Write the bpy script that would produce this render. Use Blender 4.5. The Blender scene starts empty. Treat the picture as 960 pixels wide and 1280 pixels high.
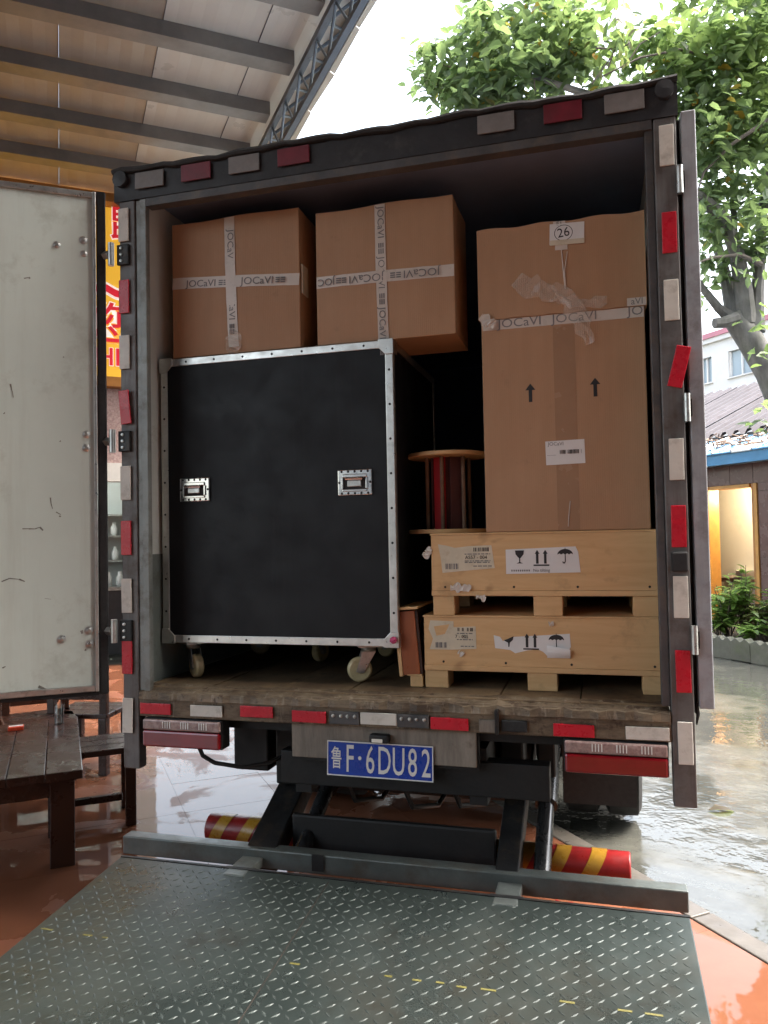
import bpy, bmesh, math, random
from mathutils import Vector, Matrix
random.seed(7)
R = math.radians
SC = bpy.context.scene
COL = SC.collection

# ---------------------------------------------------------------- camera, sky, sun, exposure
CAM = Vector((0.845, -2.911, 1.673)); YAW, PITCH, ROLL, FPX = R(-15.59), R(1.85), R(-1.11), 960.0
FW = Vector((math.sin(YAW)*math.cos(PITCH), math.cos(YAW)*math.cos(PITCH), math.sin(PITCH)))
_rt = Vector((math.cos(YAW), -math.sin(YAW), 0)); _up = _rt.cross(FW)
RT = _rt*math.cos(ROLL) + _up*math.sin(ROLL); UP = _up*math.cos(ROLL) - _rt*math.sin(ROLL)
cd = bpy.data.cameras.new('camera'); cam = bpy.data.objects.new('camera', cd); COL.objects.link(cam)
m3 = Matrix((RT, UP, -FW)).transposed()
cam.matrix_world = Matrix.Translation(CAM) @ m3.to_4x4()
cd.sensor_fit = 'VERTICAL'; cd.sensor_height = 36.0; cd.lens = FPX/1280*36.0
cd.clip_start = 0.05; cd.clip_end = 3000
SC.camera = cam
W = bpy.data.worlds.new('World'); SC.world = W; W.use_nodes = True
nt = W.node_tree; nt.nodes.clear()
SUN_EL, SUN_AZ = R(58), R(75)           # azimuth clockwise from +Y
sky = nt.nodes.new('ShaderNodeTexSky'); sky.sky_type = 'NISHITA'; sky.sun_disc = False
sky.sun_elevation = SUN_EL; sky.sun_rotation = SUN_AZ; sky.dust_density = 6; sky.air_density = 1.5; sky.ozone_density = 1
hs = nt.nodes.new('ShaderNodeHueSaturation'); hs.inputs['Saturation'].default_value = 0.6
bg = nt.nodes.new('ShaderNodeBackground'); bg.inputs['Strength'].default_value = 0.15
wo = nt.nodes.new('ShaderNodeOutputWorld')
nt.links.new(sky.outputs[0], hs.inputs['Color']); nt.links.new(hs.outputs[0], bg.inputs['Color']); nt.links.new(bg.outputs[0], wo.inputs[0])
sl = bpy.data.lights.new('sun', 'SUN'); sl.energy = 0.9; sl.angle = R(25); sl.color = (1, .97, .92)
sun = bpy.data.objects.new('sun', sl); COL.objects.link(sun)
sd = Vector((math.sin(SUN_AZ)*math.cos(SUN_EL), math.cos(SUN_AZ)*math.cos(SUN_EL), math.sin(SUN_EL)))
sun.rotation_euler = sd.to_track_quat('Z', 'Y').to_euler(); sun.location = (8, 8, 20)
SC.view_settings.view_transform = 'Standard'; SC.view_settings.look = 'None'
SC.view_settings.exposure = 2.75; SC.view_settings.gamma = 1; SC.view_settings.use_curve_mapping = False
SC.cycles.use_denoising = True
SC.cycles.max_bounces = 10; SC.cycles.transparent_max_bounces = 16; SC.cycles.caustics_reflective = False; SC.cycles.caustics_refractive = False

# ---------------------------------------------------------------- pixels to places
def ray(u, v): return FW + RT*((u-480)/FPX) - UP*((v-640)/FPX)
def at_z(u, v, z=0.0): d = ray(u, v); return CAM + d*((z-CAM.z)/d.z)
def at_y(u, v, y): d = ray(u, v); return CAM + d*((y-CAM.y)/d.y)
HD = R(-38.5)                              # the yard, shop and canopy stand at this heading to the truck
E1 = Vector((math.sin(HD), math.cos(HD), 0)); E2 = Vector((math.cos(HD), -math.sin(HD), 0))
C0 = Vector((CAM.x, CAM.y, 0))
def Ew(a, b, z=0.0): return C0 + E1*a + E2*b + Vector((0, 0, z))
def at_e2(u, v, k): d = ray(u, v); return CAM + d*(k/d.dot(E2))
def at_e1(u, v, k): d = ray(u, v); return CAM + d*(k/d.dot(E1))
ER = Matrix((E2, E1, Vector((0, 0, 1)))).transposed().to_4x4()     # local x=E2, y=E1

# ---------------------------------------------------------------- materials
MATS = {}
class NB:
    def __init__(s, name):
        s.m = bpy.data.materials.new(name); s.m.use_nodes = True; s.t = s.m.node_tree; s.t.nodes.clear()
        s.out = s.n('ShaderNodeOutputMaterial'); s.geo = None
    def n(s, k, **kw):
        x = s.t.nodes.new(k)
        for a, b in kw.items(): setattr(x, a, b)
        return x
    def l(s, a, b): s.t.links.new(a, b)
    def pos(s, scale=(1, 1, 1), rot=(0, 0, 0), obj=False):
        if obj: src = s.n('ShaderNodeTexCoord').outputs['Object']
        else: src = s.n('ShaderNodeNewGeometry').outputs['Position']
        mp = s.n('ShaderNodeMapping'); mp.inputs['Scale'].default_value = scale; mp.inputs['Rotation'].default_value = rot
        s.l(src, mp.inputs['Vector']); return mp.outputs[0]
    def noise(s, sc, det=4, rough=.6, vec=None, dist=0):
        x = s.n('ShaderNodeTexNoise'); x.inputs['Scale'].default_value = sc; x.inputs['Detail'].default_value = det
        x.inputs['Roughness'].default_value = rough; x.inputs['Distortion'].default_value = dist
        s.l(vec if vec is not None else s.pos(), x.inputs['Vector']); return x.outputs['Fac']
    def ramp(s, fac, a, b, ca=0.0, cb=1.0):
        x = s.n('ShaderNodeMapRange'); x.inputs[1].default_value = a; x.inputs[2].default_value = b
        x.inputs[3].default_value = ca; x.inputs[4].default_value = cb; s.l(fac, x.inputs[0]); return x.outputs[0]
    def mix(s, fac, a, b, mode='MIX'):
        x = s.n('ShaderNodeMix', data_type='RGBA', blend_type=mode)
        if isinstance(fac, (int, float)): x.inputs[0].default_value = fac
        else: s.l(fac, x.inputs[0])
        for v, i in ((a, 6), (b, 7)):
            if isinstance(v, (tuple, list)): x.inputs[i].default_value = (*v[:3], 1)
            else: s.l(v, x.inputs[i])
        return x.outputs[2]
    def math(s, op, a, b=0.0):
        x = s.n('ShaderNodeMath', operation=op)
        for v, i in ((a, 0), (b, 1)):
            if isinstance(v, (int, float)): x.inputs[i].default_value = v
            else: s.l(v, x.inputs[i])
        return x.outputs[0]
    def bump(s, h, strength=.3, dist=.01):
        x = s.n('ShaderNodeBump'); x.inputs['Strength'].default_value = strength; x.inputs['Distance'].default_value = dist
        s.l(h, x.inputs['Height']); return x.outputs[0]
    def bsdf(s, col, rough=.5, metal=0, normal=None, **kw):
        b = s.n('ShaderNodeBsdfPrincipled')
        for k, v in (('Base Color', col), ('Roughness', rough), ('Metallic', metal)):
            if isinstance(v, (tuple, list)): b.inputs[k].default_value = (*v[:3], 1)
            elif isinstance(v, (int, float)): b.inputs[k].default_value = v
            else: s.l(v, b.inputs[k])
        for k, v in kw.items():
            k = k.replace('_', ' ')
            if isinstance(v, (tuple, list)): b.inputs[k].default_value = (*v[:3], 1)
            elif isinstance(v, (int, float)): b.inputs[k].default_value = v
            else: s.l(v, b.inputs[k])
        if normal is not None: s.l(normal, b.inputs['Normal'])
        return b.outputs[0]
    def done(s, sh): s.l(sh, s.out.inputs[0]); MATS[s.m.name] = s.m; return s.m

def simple(name, col, rough=.5, metal=0, var=.25, vs=6, bump=.15, bs=60, dirt=None, rv=.12, stretch=(1, 1, 1), streak=None, **kw):
    """paint, plastic, metal: colour varied by noise, optional dirt (colour, from, to, scale), roughness variation and fine relief"""
    b = NB(name); v = b.pos(stretch)
    f = b.noise(vs, 5, .65, v)
    c = b.mix(b.ramp(f, .3, .7), tuple(x*(1-var) for x in col), tuple(min(1, x*(1+var)) for x in col))
    if dirt:
        dc, lo, hi, ds = dirt
        c = b.mix(b.ramp(b.noise(ds, 7, .7), lo, hi), c, dc)
    if streak:
        sc, lo, hi, am, ss = streak
        c = b.mix(b.ramp(b.noise(ss, 6, .7, b.pos((1, 1, .07))), lo, hi, 0, am), c, sc)
    r = b.ramp(b.noise(vs*2.3, 4, .6), .25, .75, max(.02, rough-rv), min(1, rough+rv))
    nrm = b.bump(b.noise(bs, 4, .6, v), bump, .004) if bump else None
    return b.done(b.bsdf(c, r, metal, nrm, **kw))

simple('frame_paint', (.075, .075, .078), .5, .1, .3, 8, .1, 90, dirt=((.15, .12, .09), .5, .8, 11))
simple('header_black', (.022, .022, .025), .55, 0, .3, 10, .2, 60, dirt=((.09, .085, .08), .55, .85, 7))
simple('rubber', (.015, .015, .016), .7, 0, .3, 20, .2, 90)
simple('post_steel', (.145, .142, .14), .5, .2, .25, 6, .12, 80, streak=((.07, .045, .03), .5, .72, .7, 22), dirt=((.06, .04, .027), .48, .74, 8))
simple('rebate_grey', (.24, .26, .25), .45, .2, .2, 6, .1, 60, dirt=((.1, .08, .06), .5, .75, 9))
simple('door_edge', (.33, .35, .38), .5, .1, .2, 5, .1, 60, streak=((.14, .125, .115), .5, .75, .5, 16), dirt=((.11, .085, .07), .5, .8, 6))
simple('wall_pale', (.74, .78, .74), .45, 0, .06, 3, .05, 40, streak=((.35, .31, .25), .55, .8, .5, 12), dirt=((.3, .27, .22), .62, .85, 4))
simple('wall_grey', (.17, .2, .19), .5, 0, .12, 4, .05, 40, dirt=((.08, .07, .055), .58, .8, 5))
simple('inner_ceiling', (.22, .32, .5), .6, 0, .1, 3, .05, 40)
simple('door_white', (.53, .585, .54), .42, 0, .05, 2.2, .04, 30, streak=((.3, .29, .24), .52, .78, .3, 9), dirt=((.27, .27, .22), .55, .85, 3.3))
simple('galv', (.5, .5, .48), .35, .9, .2, 14, .1, 80, dirt=((.16, .13, .1), .55, .8, 20))
simple('alu', (.62, .61, .58), .36, .95, .14, 12, .08, 60, dirt=((.25, .22, .19), .58, .85, 9))
simple('chrome', (.72, .72, .72), .16, 1, .08, 20, .02, 60, rv=.05)
simple('dark_steel', (.018, .019, .02), .5, .4, .4, 9, .3, 50, dirt=((.07, .05, .035), .5, .75, 13))
simple('chassis_black', (.006, .006, .0065), .6, .1, .4, 6, .3, 40, dirt=((.016, .013, .011), .5, .8, 7))
simple('lift_steel', (.1, .115, .11), .42, .35, .25, 7, .2, 70, dirt=((.075, .055, .035), .5, .78, 6))
simple('tyre', (.018, .018, .018), .8, 0, .3, 12, .4, 60)
simple('hydraulic', (.06, .062, .065), .25, .7, .3, 6, .1, 40)
simple('refl_white', (.66, .64, .58), .35, 0, .08, 18, .15, 260, dirt=((.34, .31, .26), .52, .85, 14))
simple('refl_red', (.55, .012, .03), .3, 0, .12, 16, .2, 260, dirt=((.2, .02, .02), .6, .9, 12), Emission_Color=(0, 0, 0))
simple('refl_white_shaded', (.2, .19, .185), .45, 0, .15, 18, .15, 200, dirt=((.15, .14, .13), .45, .8, 10))  # darker copy of the white for the header, its dimmer light painted in
simple('refl_red_shaded', (.16, .012, .025), .4, 0, .2, 16, .2, 200, dirt=((.08, .02, .02), .5, .85, 9))  # same for the red: the header's weaker light put into the colour
simple('plastic_white', (.72, .72, .7), .4, 0, .05, 6, .05, 40)
simple('black_laminate', (.006, .0068, .009), .5, 0, .25, 3, .25, 420, streak=((.02, .021, .023), .58, .8, .6, 7), dirt=((.012, .0125, .014), .62, .9, 5), Specular_IOR_Level=.3)
simple('caster_wheel', (.62, .52, .3), .4, 0, .12, 20, .05, 60, dirt=((.2, .17, .1), .55, .8, 30))
simple('tape_white', (.62, .56, .5), .32, 0, .06, 8, .25, 30)
simple('tape_clear_brown', (.37, .22, .13), .22, 0, .08, 5, .25, 20)
simple('print_black', (.022, .02, .022), .5, 0, .2, 30, 0, 60)
simple('print_grey', (.2, .19, .19), .6, 0, .2, 40, 0, 60)
simple('paper', (.74, .73, .72), .5, 0, .05, 5, .1, 40)
simple('paper_aged', (.62, .55, .42), .55, 0, .1, 12, .15, 60, dirt=((.45, .35, .22), .55, .8, 16))
simple('plate_blue', (.006, .05, .36), .3, 0, .12, 10, .05, 40, dirt=((.02, .03, .1), .6, .85, 20))
simple('plate_white', (.75, .75, .72), .35, 0, .05, 20, 0, 60)
simple('lens_red', (.2, .005, .01), .16, 0, .15, 10, .05, 120, Coat_Weight=.6)
simple('lens_clear', (.34, .25, .23), .16, 0, .3, 30, .4, 70, dirt=((.2, .1, .1), .45, .75, 40))
simple('tape_red', (.24, .012, .012), .35, 0, .3, 10, .2, 40)
simple('tape_yellow', (.38, .2, .025), .3, 0, .15, 10, .2, 40, dirt=((.3, .1, .02), .55, .8, 18))
simple('yellow_paint', (.11, .1, .028), .5, 0, .2, 12, .1, 60)
simple('steel_roof', (.38, .335, .265), .5, .35, .08, 1.5, .05, 12, stretch=(1, 1, 1))
simple('roof_light', (.54, .5, .41), .35, 0, .06, 1.2, .05, 12)
simple('purlin', (.22, .205, .185), .42, .5, .15, 3, .05, 30)
simple('truss_paint', (.11, .13, .145), .45, .2, .15, 4, .05, 30)
simple('facade_paint', (.5, .48, .44), .6, 0, .12, 2, .1, 30)
simple('blocker_grey', (.13, .135, .14), .7, 0, .1, 1, .1, 20)  # dark grey of the added rear block, keeps bounced light low
simple('trim_wood', (.33, .14, .03), .4, 0, .2, 5, .1, 30)
simple('shop_white', (.62, .66, .64), .5, 0, .06, 2, .05, 30)
simple('shop_dark', (.05, .05, .055), .45, 0, .2, 4, .1, 30)
simple('white_render', (.68, .66, .63), .7, 0, .06, 1, .1, 20, dirt=((.55, .5, .45), .55, .8, 1.2))
simple('pink_trim', (.5, .2, .24), .6, 0, .1, 2, .1, 20)
simple('pane_grey', (.30, .36, .4), .12, 0, .1, 1, 0, 20)
simple('corrugated', (.115, .107, .115), .8, 0, .15, 1.2, .1, 14, dirt=((.075, .06, .06), .55, .8, 1.6), Specular_IOR_Level=.1)
simple('blue_metal', (.05, .2, .38), .4, .1, .18, 3, .1, 20, dirt=((.2, .2, .2), .6, .8, 3))
simple('white_metal', (.6, .62, .62), .4, .1, .1, 3, .1, 20, dirt=((.3, .24, .18), .5, .8, 3))
simple('brown_tile', (.12, .062, .055), .25, 0, .16, 2.2, .05, 20)
simple('grout', (.06, .045, .04), .8, 0, .2, 5, .1, 20)
simple('room_wall', (.72, .56, .3), .5, 0, .06, 2, .05, 20)
simple('door_frame_wood', (.5, .24, .05), .4, 0, .15, 6, .1, 30)
simple('ceramic', (.75, .72, .66), .15, 0, .04, 4, 0, 20)
simple('planter_concrete', (.12, .12, .095), .75, 0, .25, 6, .5, 24, dirt=((.1, .12, .06), .48, .75, 4))
simple('soil', (.06, .045, .03), .9, 0, .4, 9, .8, 14)
simple('bark', (.13, .125, .115), .85, 0, .45, 7, 1.0, 22, stretch=(1, 1, .35), dirt=((.08, .085, .06), .52, .78, 3))
simple('twig', (.1, .08, .065), .8, 0, .3, 9, .3, 30)
simple('debris_wood', (.2, .13, .09), .8, 0, .4, 9, .3, 30)
simple('dark_timber', (.034, .013, .008), .28, 0, .35, 3, .25, 22, stretch=(1, 1, 1))
simple('red_plastic', (.6, .06, .02), .3, 0, .1, 8, 0, 20)
simple('pink_rag', (.5, .06, .16), .7, 0, .2, 12, .3, 40)
simple('redwood', (.30, .085, .03), .38, 0, .25, 14, .2, 40, stretch=(1, 1, .12))
simple('reel_red', (.5, .025, .035), .4, 0, .1, 8, .1, 30)
simple('reel_dark', (.09, .03, .03), .6, 0, .2, 8, .2, 30)
simple('border_stone', (.10, .088, .075), .35, 0, .25, 7, .3, 30)
simple('rust_spot', (.022, .016, .012), .7, 0, .3, 20, .1, 40)
simple('scuff', (.16, .15, .13), .6, 0, .3, 20, 0, 40)
simple('cable_black', (.01, .01, .01), .5, 0, .2, 20, 0, 40)

def cardboard():
    b = NB('cardboard'); v = b.pos()
    f = b.noise(2.2, 5, .6, v); g = b.noise(26, 4, .7, b.pos((1, 1, .08)))
    c = b.mix(b.ramp(f, .3, .7), (.40, .225, .12), (.47, .275, .155))
    c = b.mix(b.ramp(g, .35, .7, 0, .4), c, (.36, .2, .105))
    w = b.n('ShaderNodeTexWave'); w.inputs['Scale'].default_value = 38; w.inputs['Distortion'].default_value = .4; w.bands_direction = 'X'
    b.l(v, w.inputs['Vector'])
    c = b.mix(b.ramp(b.noise(1.3, 4, .6), .52, .7, 0, .35), c, (.46, .29, .17))
    c = b.mix(b.math('MULTIPLY', w.outputs['Fac'], .05), c, (.28, .165, .095))
    h = b.math('ADD', b.math('MULTIPLY', w.outputs['Fac'], .12), b.noise(9, 5, .6, v))
    h = b.math('ADD', h, b.math('MULTIPLY', b.noise(3.1, 3, .5, v), 2.2)); c = b.mix(b.ramp(b.noise(11, 7, .75), .6, .78, 0, .45), c, (.22, .125, .07))
    return b.done(b.bsdf(c, .6, 0, b.bump(h, .3, .008)))
cardboard()
def plywood():
    b = NB('plywood'); v = b.pos((1, 1, 9)); f = b.noise(2.6, 6, .65, v, 1.2)
    c = b.mix(b.ramp(f, .3, .7), (.60, .36, .165), (.70, .46, .23))
    k = b.noise(3, 3, .5, b.pos((2, 2, 3)))
    c = b.mix(b.ramp(k, .66, .74), c, (.47, .28, .13))
    d = b.noise(7, 6, .7)
    c = b.mix(b.ramp(d, .58, .8, 0, .5), c, (.2, .12, .06))
    return b.done(b.bsdf(c, .6, 0, b.bump(f, .25, .003)))
plywood()
def sillmat():
    b = NB('sill_worn'); v = b.pos((.5, 1, 1.6)); f = b.noise(9, 8, .72, v)
    c = b.mix(b.ramp(f, .36, .62), (.05, .031, .018), (.21, .16, .105))
    c = b.mix(b.ramp(b.noise(22, 6, .7), .55, .66), c, (.055, .032, .02))
    s = b.noise(30, 5, .7, b.pos((1, 1, .1)))
    c = b.mix(b.ramp(s, .56, .72, 0, .6), c, (.4, .35, .28))
    return b.done(b.bsdf(c, .55, .15, b.bump(f, .6, .006)))
sillmat()
def panelmat():
    b = NB('plate_panel_paint'); s = b.noise(14, 6, .7, b.pos((1, 1, .18))); f = b.noise(6, 6, .7)
    c = b.mix(b.ramp(s, .35, .7), (.14, .12, .10), (.32, .28, .23)); c = b.mix(b.ramp(f, .56, .76), c, (.075, .05, .035))
    return b.done(b.bsdf(c, .55, .1, b.bump(f, .3, .004)))
panelmat()
def bedmat():
    b = NB('bed_wood'); f = b.noise(5, 7, .7, b.pos((1.2, .5, 1)))
    c = b.mix(b.ramp(f, .35, .65), (.085, .055, .03), (.21, .145, .08)); c = b.mix(b.ramp(b.noise(17, 5, .7), .55, .7), c, (.06, .04, .025))
    return b.done(b.bsdf(c, .6, 0, b.bump(f, .5, .006)))
bedmat()
def diamond():
    b = NB('tread_plate'); f = b.noise(1.9, 7, .7)
    c = b.mix(b.ramp(f, .35, .66), (.032, .043, .041), (.062, .077, .073))
    c = b.mix(b.ramp(b.noise(3.1, 8, .75), .58, .72, 0, .75), c, (.03, .024, .018))
    c = b.mix(b.ramp(b.noise(26, 6, .75, b.pos((1, .25, 1))), .62, .72, 0, .5), c, (.16, .17, .165))
    c = b.mix(b.ramp(b.noise(.9, 5, .7), .55, .72, 0, .6), c, (.055, .042, .028))
    r = b.ramp(b.noise(4.3, 6, .7), .35, .7, .22, .5)
    return b.done(b.bsdf(c, r, .55, b.bump(b.noise(110, 4, .6), .15, .003)))
diamond()
simple('tread_wear', (.062, .076, .072), .5, .4, .35, 5, .05, 80, dirt=((.03, .038, .035), .42, .60, 1.7))
def tile():
    b = NB('wet_tile'); p = b.pos()
    pud = b.ramp(b.noise(1.25, 6, .6, p, .9), .43, .49)
    oi = b.n('ShaderNodeObjectInfo').outputs['Random']
    base = b.mix(b.ramp(oi, 0, 1), (.17, .062, .033), (.22, .085, .045))
    base = b.mix(b.ramp(b.noise(7, 6, .7, p), .4, .75, 0, .5), base, (.15, .055, .026))
    c = b.mix(pud, base, b.mix(.35, base, (.09, .036, .02)))
    r = b.ramp(pud, 0, 1, .42, .03)
    h = b.math('ADD', b.noise(2.6, 3, .5, p), b.math('MULTIPLY', b.noise(60, 3, .5, p), b.ramp(pud, 0, 1, .05, 0)))
    return b.done(b.bsdf(c, r, 0, b.bump(h, .16, .012), IOR=1.36))
tile()
def yard():
    b = NB('wet_concrete'); p = b.pos()
    pud = b.ramp(b.noise(.5, 5, .6, p, .6), .42, .50)
    f = b.noise(5, 8, .7, p)
    base = b.mix(b.ramp(f, .35, .7), (.06, .06, .05), (.11, .107, .09))
    c = b.mix(pud, base, b.mix(.6, base, (.04, .042, .038)))
    r = b.ramp(pud, 0, 1, .25, .012)
    v = b.n('ShaderNodeTexVoronoi'); v.inputs['Scale'].default_value = 2.1; b.l(p, v.inputs['Vector'])
    ring = b.math('SINE', b.math('MULTIPLY', v.outputs['Distance'], 55.0))
    ring = b.math('MULTIPLY', ring, b.ramp(v.outputs['Distance'], .0, .3, 1, 0))
    rip = b.math('ADD', b.noise(7, 3, .55, p), b.math('MULTIPLY', ring, .05))
    h = b.math('ADD', rip, b.math('MULTIPLY', f, b.ramp(pud, 0, 1, .5, 0)))
    return b.done(b.bsdf(c, r, 0, b.bump(h, .26, .02), IOR=1.48))
yard()
def leaf(name, a, bcol, yellow=None):
    b = NB(name); g = b.n('ShaderNodeNewGeometry'); rnd = g.outputs['Random Per Island']
    c = b.mix(rnd, a, bcol)
    c = b.mix(b.ramp(b.noise(.9, 3, .5), .4, .65), c, tuple(x*.75 for x in a))
    if yellow: c = b.mix(b.ramp(rnd, .984, .986), c, yellow)
    p = b.bsdf(c, .38, 0, None)
    t = b.n('ShaderNodeBsdfTranslucent'); b.l(b.mix(.6, c, (.3, .42, .12), 'MIX'), t.inputs[0])
    m = b.n('ShaderNodeMixShader'); m.inputs[0].default_value = .6; b.l(p, m.inputs[1]); b.l(t.outputs[0], m.inputs[2])
    return b.done(m.outputs[0])
leaf('leaf_green', (.10, .15, .085), (.14, .20, .115), (.5, .25, .02))
leaf('leaf_yellow_green', (.12, .19, .065), (.17, .24, .08), (.55, .27, .02))
leaf('leaf_shrub', (.14, .26, .05), (.22, .34, .08))
leaf('leaf_brown', (.07, .045, .03), (.12, .08, .04))
def glass(name, col, rough=.05, a=.75):
    b = NB(name); t = b.n('ShaderNodeBsdfTransparent'); t.inputs[0].default_value = (*col, 1)
    g = b.n('ShaderNodeBsdfGlossy'); g.inputs['Roughness'].default_value = rough
    fr = b.n('ShaderNodeFresnel'); fr.inputs[0].default_value = 1.5
    m = b.n('ShaderNodeMixShader'); b.l(b.math('ADD', b.math('MULTIPLY', fr.outputs[0], .6 if rough > .1 else 1.0), (1-a)*.4), m.inputs[0]); b.l(t.outputs[0], m.inputs[1]); b.l(g.outputs[0], m.inputs[2])
    return b.done(m.outputs[0])
glass('clear_glass', (.93, .96, .96))
def film():
    b = NB('film'); t = b.n('ShaderNodeBsdfTransparent'); p = b.bsdf((.72, .64, .56), .1, 0, None)
    m = b.n('ShaderNodeMixShader'); m.inputs[0].default_value = .3; b.l(t.outputs[0], m.inputs[1]); b.l(p, m.inputs[2]); return b.done(m.outputs[0])
film()
def emit(name, col, st, base=None):
    b = NB(name); return b.done(b.bsdf(base or col, .4, 0, None, Emission_Color=col, Emission_Strength=st))
emit('sign_yellow', (1, .52, .05), .08, (.62, .36, .03)); emit('sign_red', (.6, .02, .03), .1, (.5, .01, .03)); emit('sign_white', (1, .9, .8), .08, (.8, .75, .7))
emit('lamp_glow', (1, .8, .5), 5); emit('tube_glow', (.92, 1, .96), 8)

# ---------------------------------------------------------------- mesh helpers
def V(*a): return Vector(a)
class MB:
    def __init__(s): s.v = []; s.f = []
    def add(s, vs, fs):
        k = len(s.v); s.v += [Vector(p) for p in vs]; s.f += [tuple(i+k for i in f) for f in fs]; return s
    def hexa(s, p): return s.add(p, [(0, 3, 2, 1), (4, 5, 6, 7), (0, 1, 5, 4), (1, 2, 6, 5), (2, 3, 7, 6), (3, 0, 4, 7)])
    def box(s, x0, x1, y0, y1, z0, z1, M=None):
        p = [V(x0, y0, z0), V(x1, y0, z0), V(x1, y1, z0), V(x0, y1, z0), V(x0, y0, z1), V(x1, y0, z1), V(x1, y1, z1), V(x0, y1, z1)]
        if M is not None: p = [M @ q for q in p]
        return s.hexa(p)
    def tube(s, pts, rad, n=10, caps=True):
        pts = [Vector(p) for p in pts]
        if isinstance(rad, (int, float)): rad = [rad]*len(pts)
        k = len(s.v); up = None
        for i, p in enumerate(pts):
            t = (pts[min(i+1, len(pts)-1)] - pts[max(i-1, 0)]).normalized()
            if up is None: up = V(0, 0, 1) if abs(t.z) < .9 else V(1, 0, 0)
            a = t.cross(up).normalized(); b = a.cross(t).normalized(); up = b
            for j in range(n):
                an = 2*math.pi*j/n; s.v.append(p + (a*math.cos(an) + b*math.sin(an))*rad[i])
        for i in range(len(pts)-1):
            for j in range(n):
                q = k+i*n+j; r = k+i*n+(j+1) % n; s.f.append((q, r, r+n, q+n))
        if caps: s.f.append(tuple(k+j for j in reversed(range(n)))); e = k+(len(pts)-1)*n; s.f.append(tuple(e+j for j in range(n)))
        return s
    def lathe(s, prof, n=20, M=None):
        k = len(s.v)
        for r, z in prof:
            for j in range(n):
                an = 2*math.pi*j/n; q = V(r*math.cos(an), r*math.sin(an), z); s.v.append(M @ q if M is not None else q)
        for i in range(len(prof)-1):
            for j in range(n): a = k+i*n+j; b = k+i*n+(j+1) % n; s.f.append((a, b, b+n, a+n))
        s.f.append(tuple(k+j for j in reversed(range(n)))); e = k+(len(prof)-1)*n; s.f.append(tuple(e+j for j in range(n)))
        return s
    def prism(s, poly, d, M=None):
        """poly: (x,z) outline in the plane y=0, thickness d towards +y"""
        n = len(poly); k = len(s.v)
        for yy in (0, d):
            for x, z in poly: q = V(x, yy, z); s.v.append(M @ q if M is not None else q)
        s.f.append(tuple(k+i for i in range(n))); s.f.append(tuple(k+n+i for i in reversed(range(n))))
        for i in range(n): j = (i+1) % n; s.f.append((k+i, k+n+i, k+n+j, k+j))
        return s
    def mesh(s, name, mat, off=V(0, 0, 0), smooth=False):
        me = bpy.data.meshes.new(name); me.from_pydata([tuple(p-off) for p in s.v], [], s.f)
        bm = bmesh.new(); bm.from_mesh(me); bmesh.ops.recalc_face_normals(bm, faces=bm.faces); bm.to_mesh(me); bm.free()
        if mat: me.materials.append(MATS[mat])
        if smooth:
            me.polygons.foreach_set('use_smooth', [True]*len(me.polygons))
            try: me.set_sharp_from_angle(angle=R(38))
            except Exception: pass
        me.update(); return me
    def build(s, name, mat, parent=None, bev=0, smooth=False, **kw):
        return link(name, s.mesh(name, mat, root_loc(parent), smooth), parent, bev=bev, **kw)
def root_loc(o):
    if o is None: return V(0, 0, 0)
    l = Vector(o.location)
    while o.parent: o = o.parent; l = l + Vector(o.location)
    return l
def link(name, me, parent=None, loc=None, bev=0, label=None, cat=None, group=None, kind=None, rot=None):
    o = bpy.data.objects.new(name, me); COL.objects.link(o); o.parent = parent
    if loc is not None: o.location = Vector(loc) - root_loc(parent)
    if rot is not None: o.rotation_euler = rot
    if bev:
        b = o.modifiers.new('bevel', 'BEVEL'); b.width = bev; b.segments = 2; b.limit_method = 'ANGLE'; b.angle_limit = R(40)
    tag(o, label, cat, group, kind); return o
def tag(o, label=None, cat=None, group=None, kind=None):
    for k, v in (('label', label), ('category', cat), ('group', group), ('kind', kind)):
        if v: o[k] = v
    return o
def thing(name, loc, label, cat, group=None):
    o = bpy.data.objects.new(name, None); COL.objects.link(o); o.location = loc; o.empty_display_size = .1
    return tag(o, label, cat, group)
def bx(name, mat, parent, x0, x1, y0, y1, z0, z1, bev=0, **kw): return MB().box(x0, x1, y0, y1, z0, z1).build(name, mat, parent, bev, **kw)
TXT = {}
def text_mesh(body, size, mat, offset=0.0, extr=.0004, bold=False, align='CENTER'):
    key = (body, size, mat, offset, extr, align)
    if key in TXT: return TXT[key]
    cu = bpy.data.curves.new('lettering', 'FONT'); cu.body = body; cu.size = size; cu.extrude = extr; cu.offset = offset
    cu.align_x = align; cu.align_y = 'CENTER'; cu.resolution_u = 3
    o = bpy.data.objects.new('lettering', cu); COL.objects.link(o)
    dg = bpy.context.evaluated_depsgraph_get(); me = bpy.data.meshes.new_from_object(o.evaluated_get(dg))
    bpy.data.objects.remove(o); bpy.data.curves.remove(cu)
    me.materials.clear(); me.materials.append(MATS[mat]); TXT[key] = me; return me
FRONT = Matrix.Rotation(R(90), 4, 'X')
def text(body, size, mat, parent, loc, roll=0, M=None, sx=1.0, name='lettering', **kw):
    """flat print facing -Y (or M's frame), turned by roll in its own plane"""
    o = link(name, text_mesh(body, size, mat, **kw), parent)
    B = (M if M is not None else Matrix.Identity(4)) @ FRONT @ Matrix.Rotation(roll, 4, 'Z') @ Matrix.Diagonal((sx, 1, 1, 1))
    o.matrix_local = Matrix.Translation(Vector(loc) - root_loc(parent)) @ B
    return o
rnd = random.uniform

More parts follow.
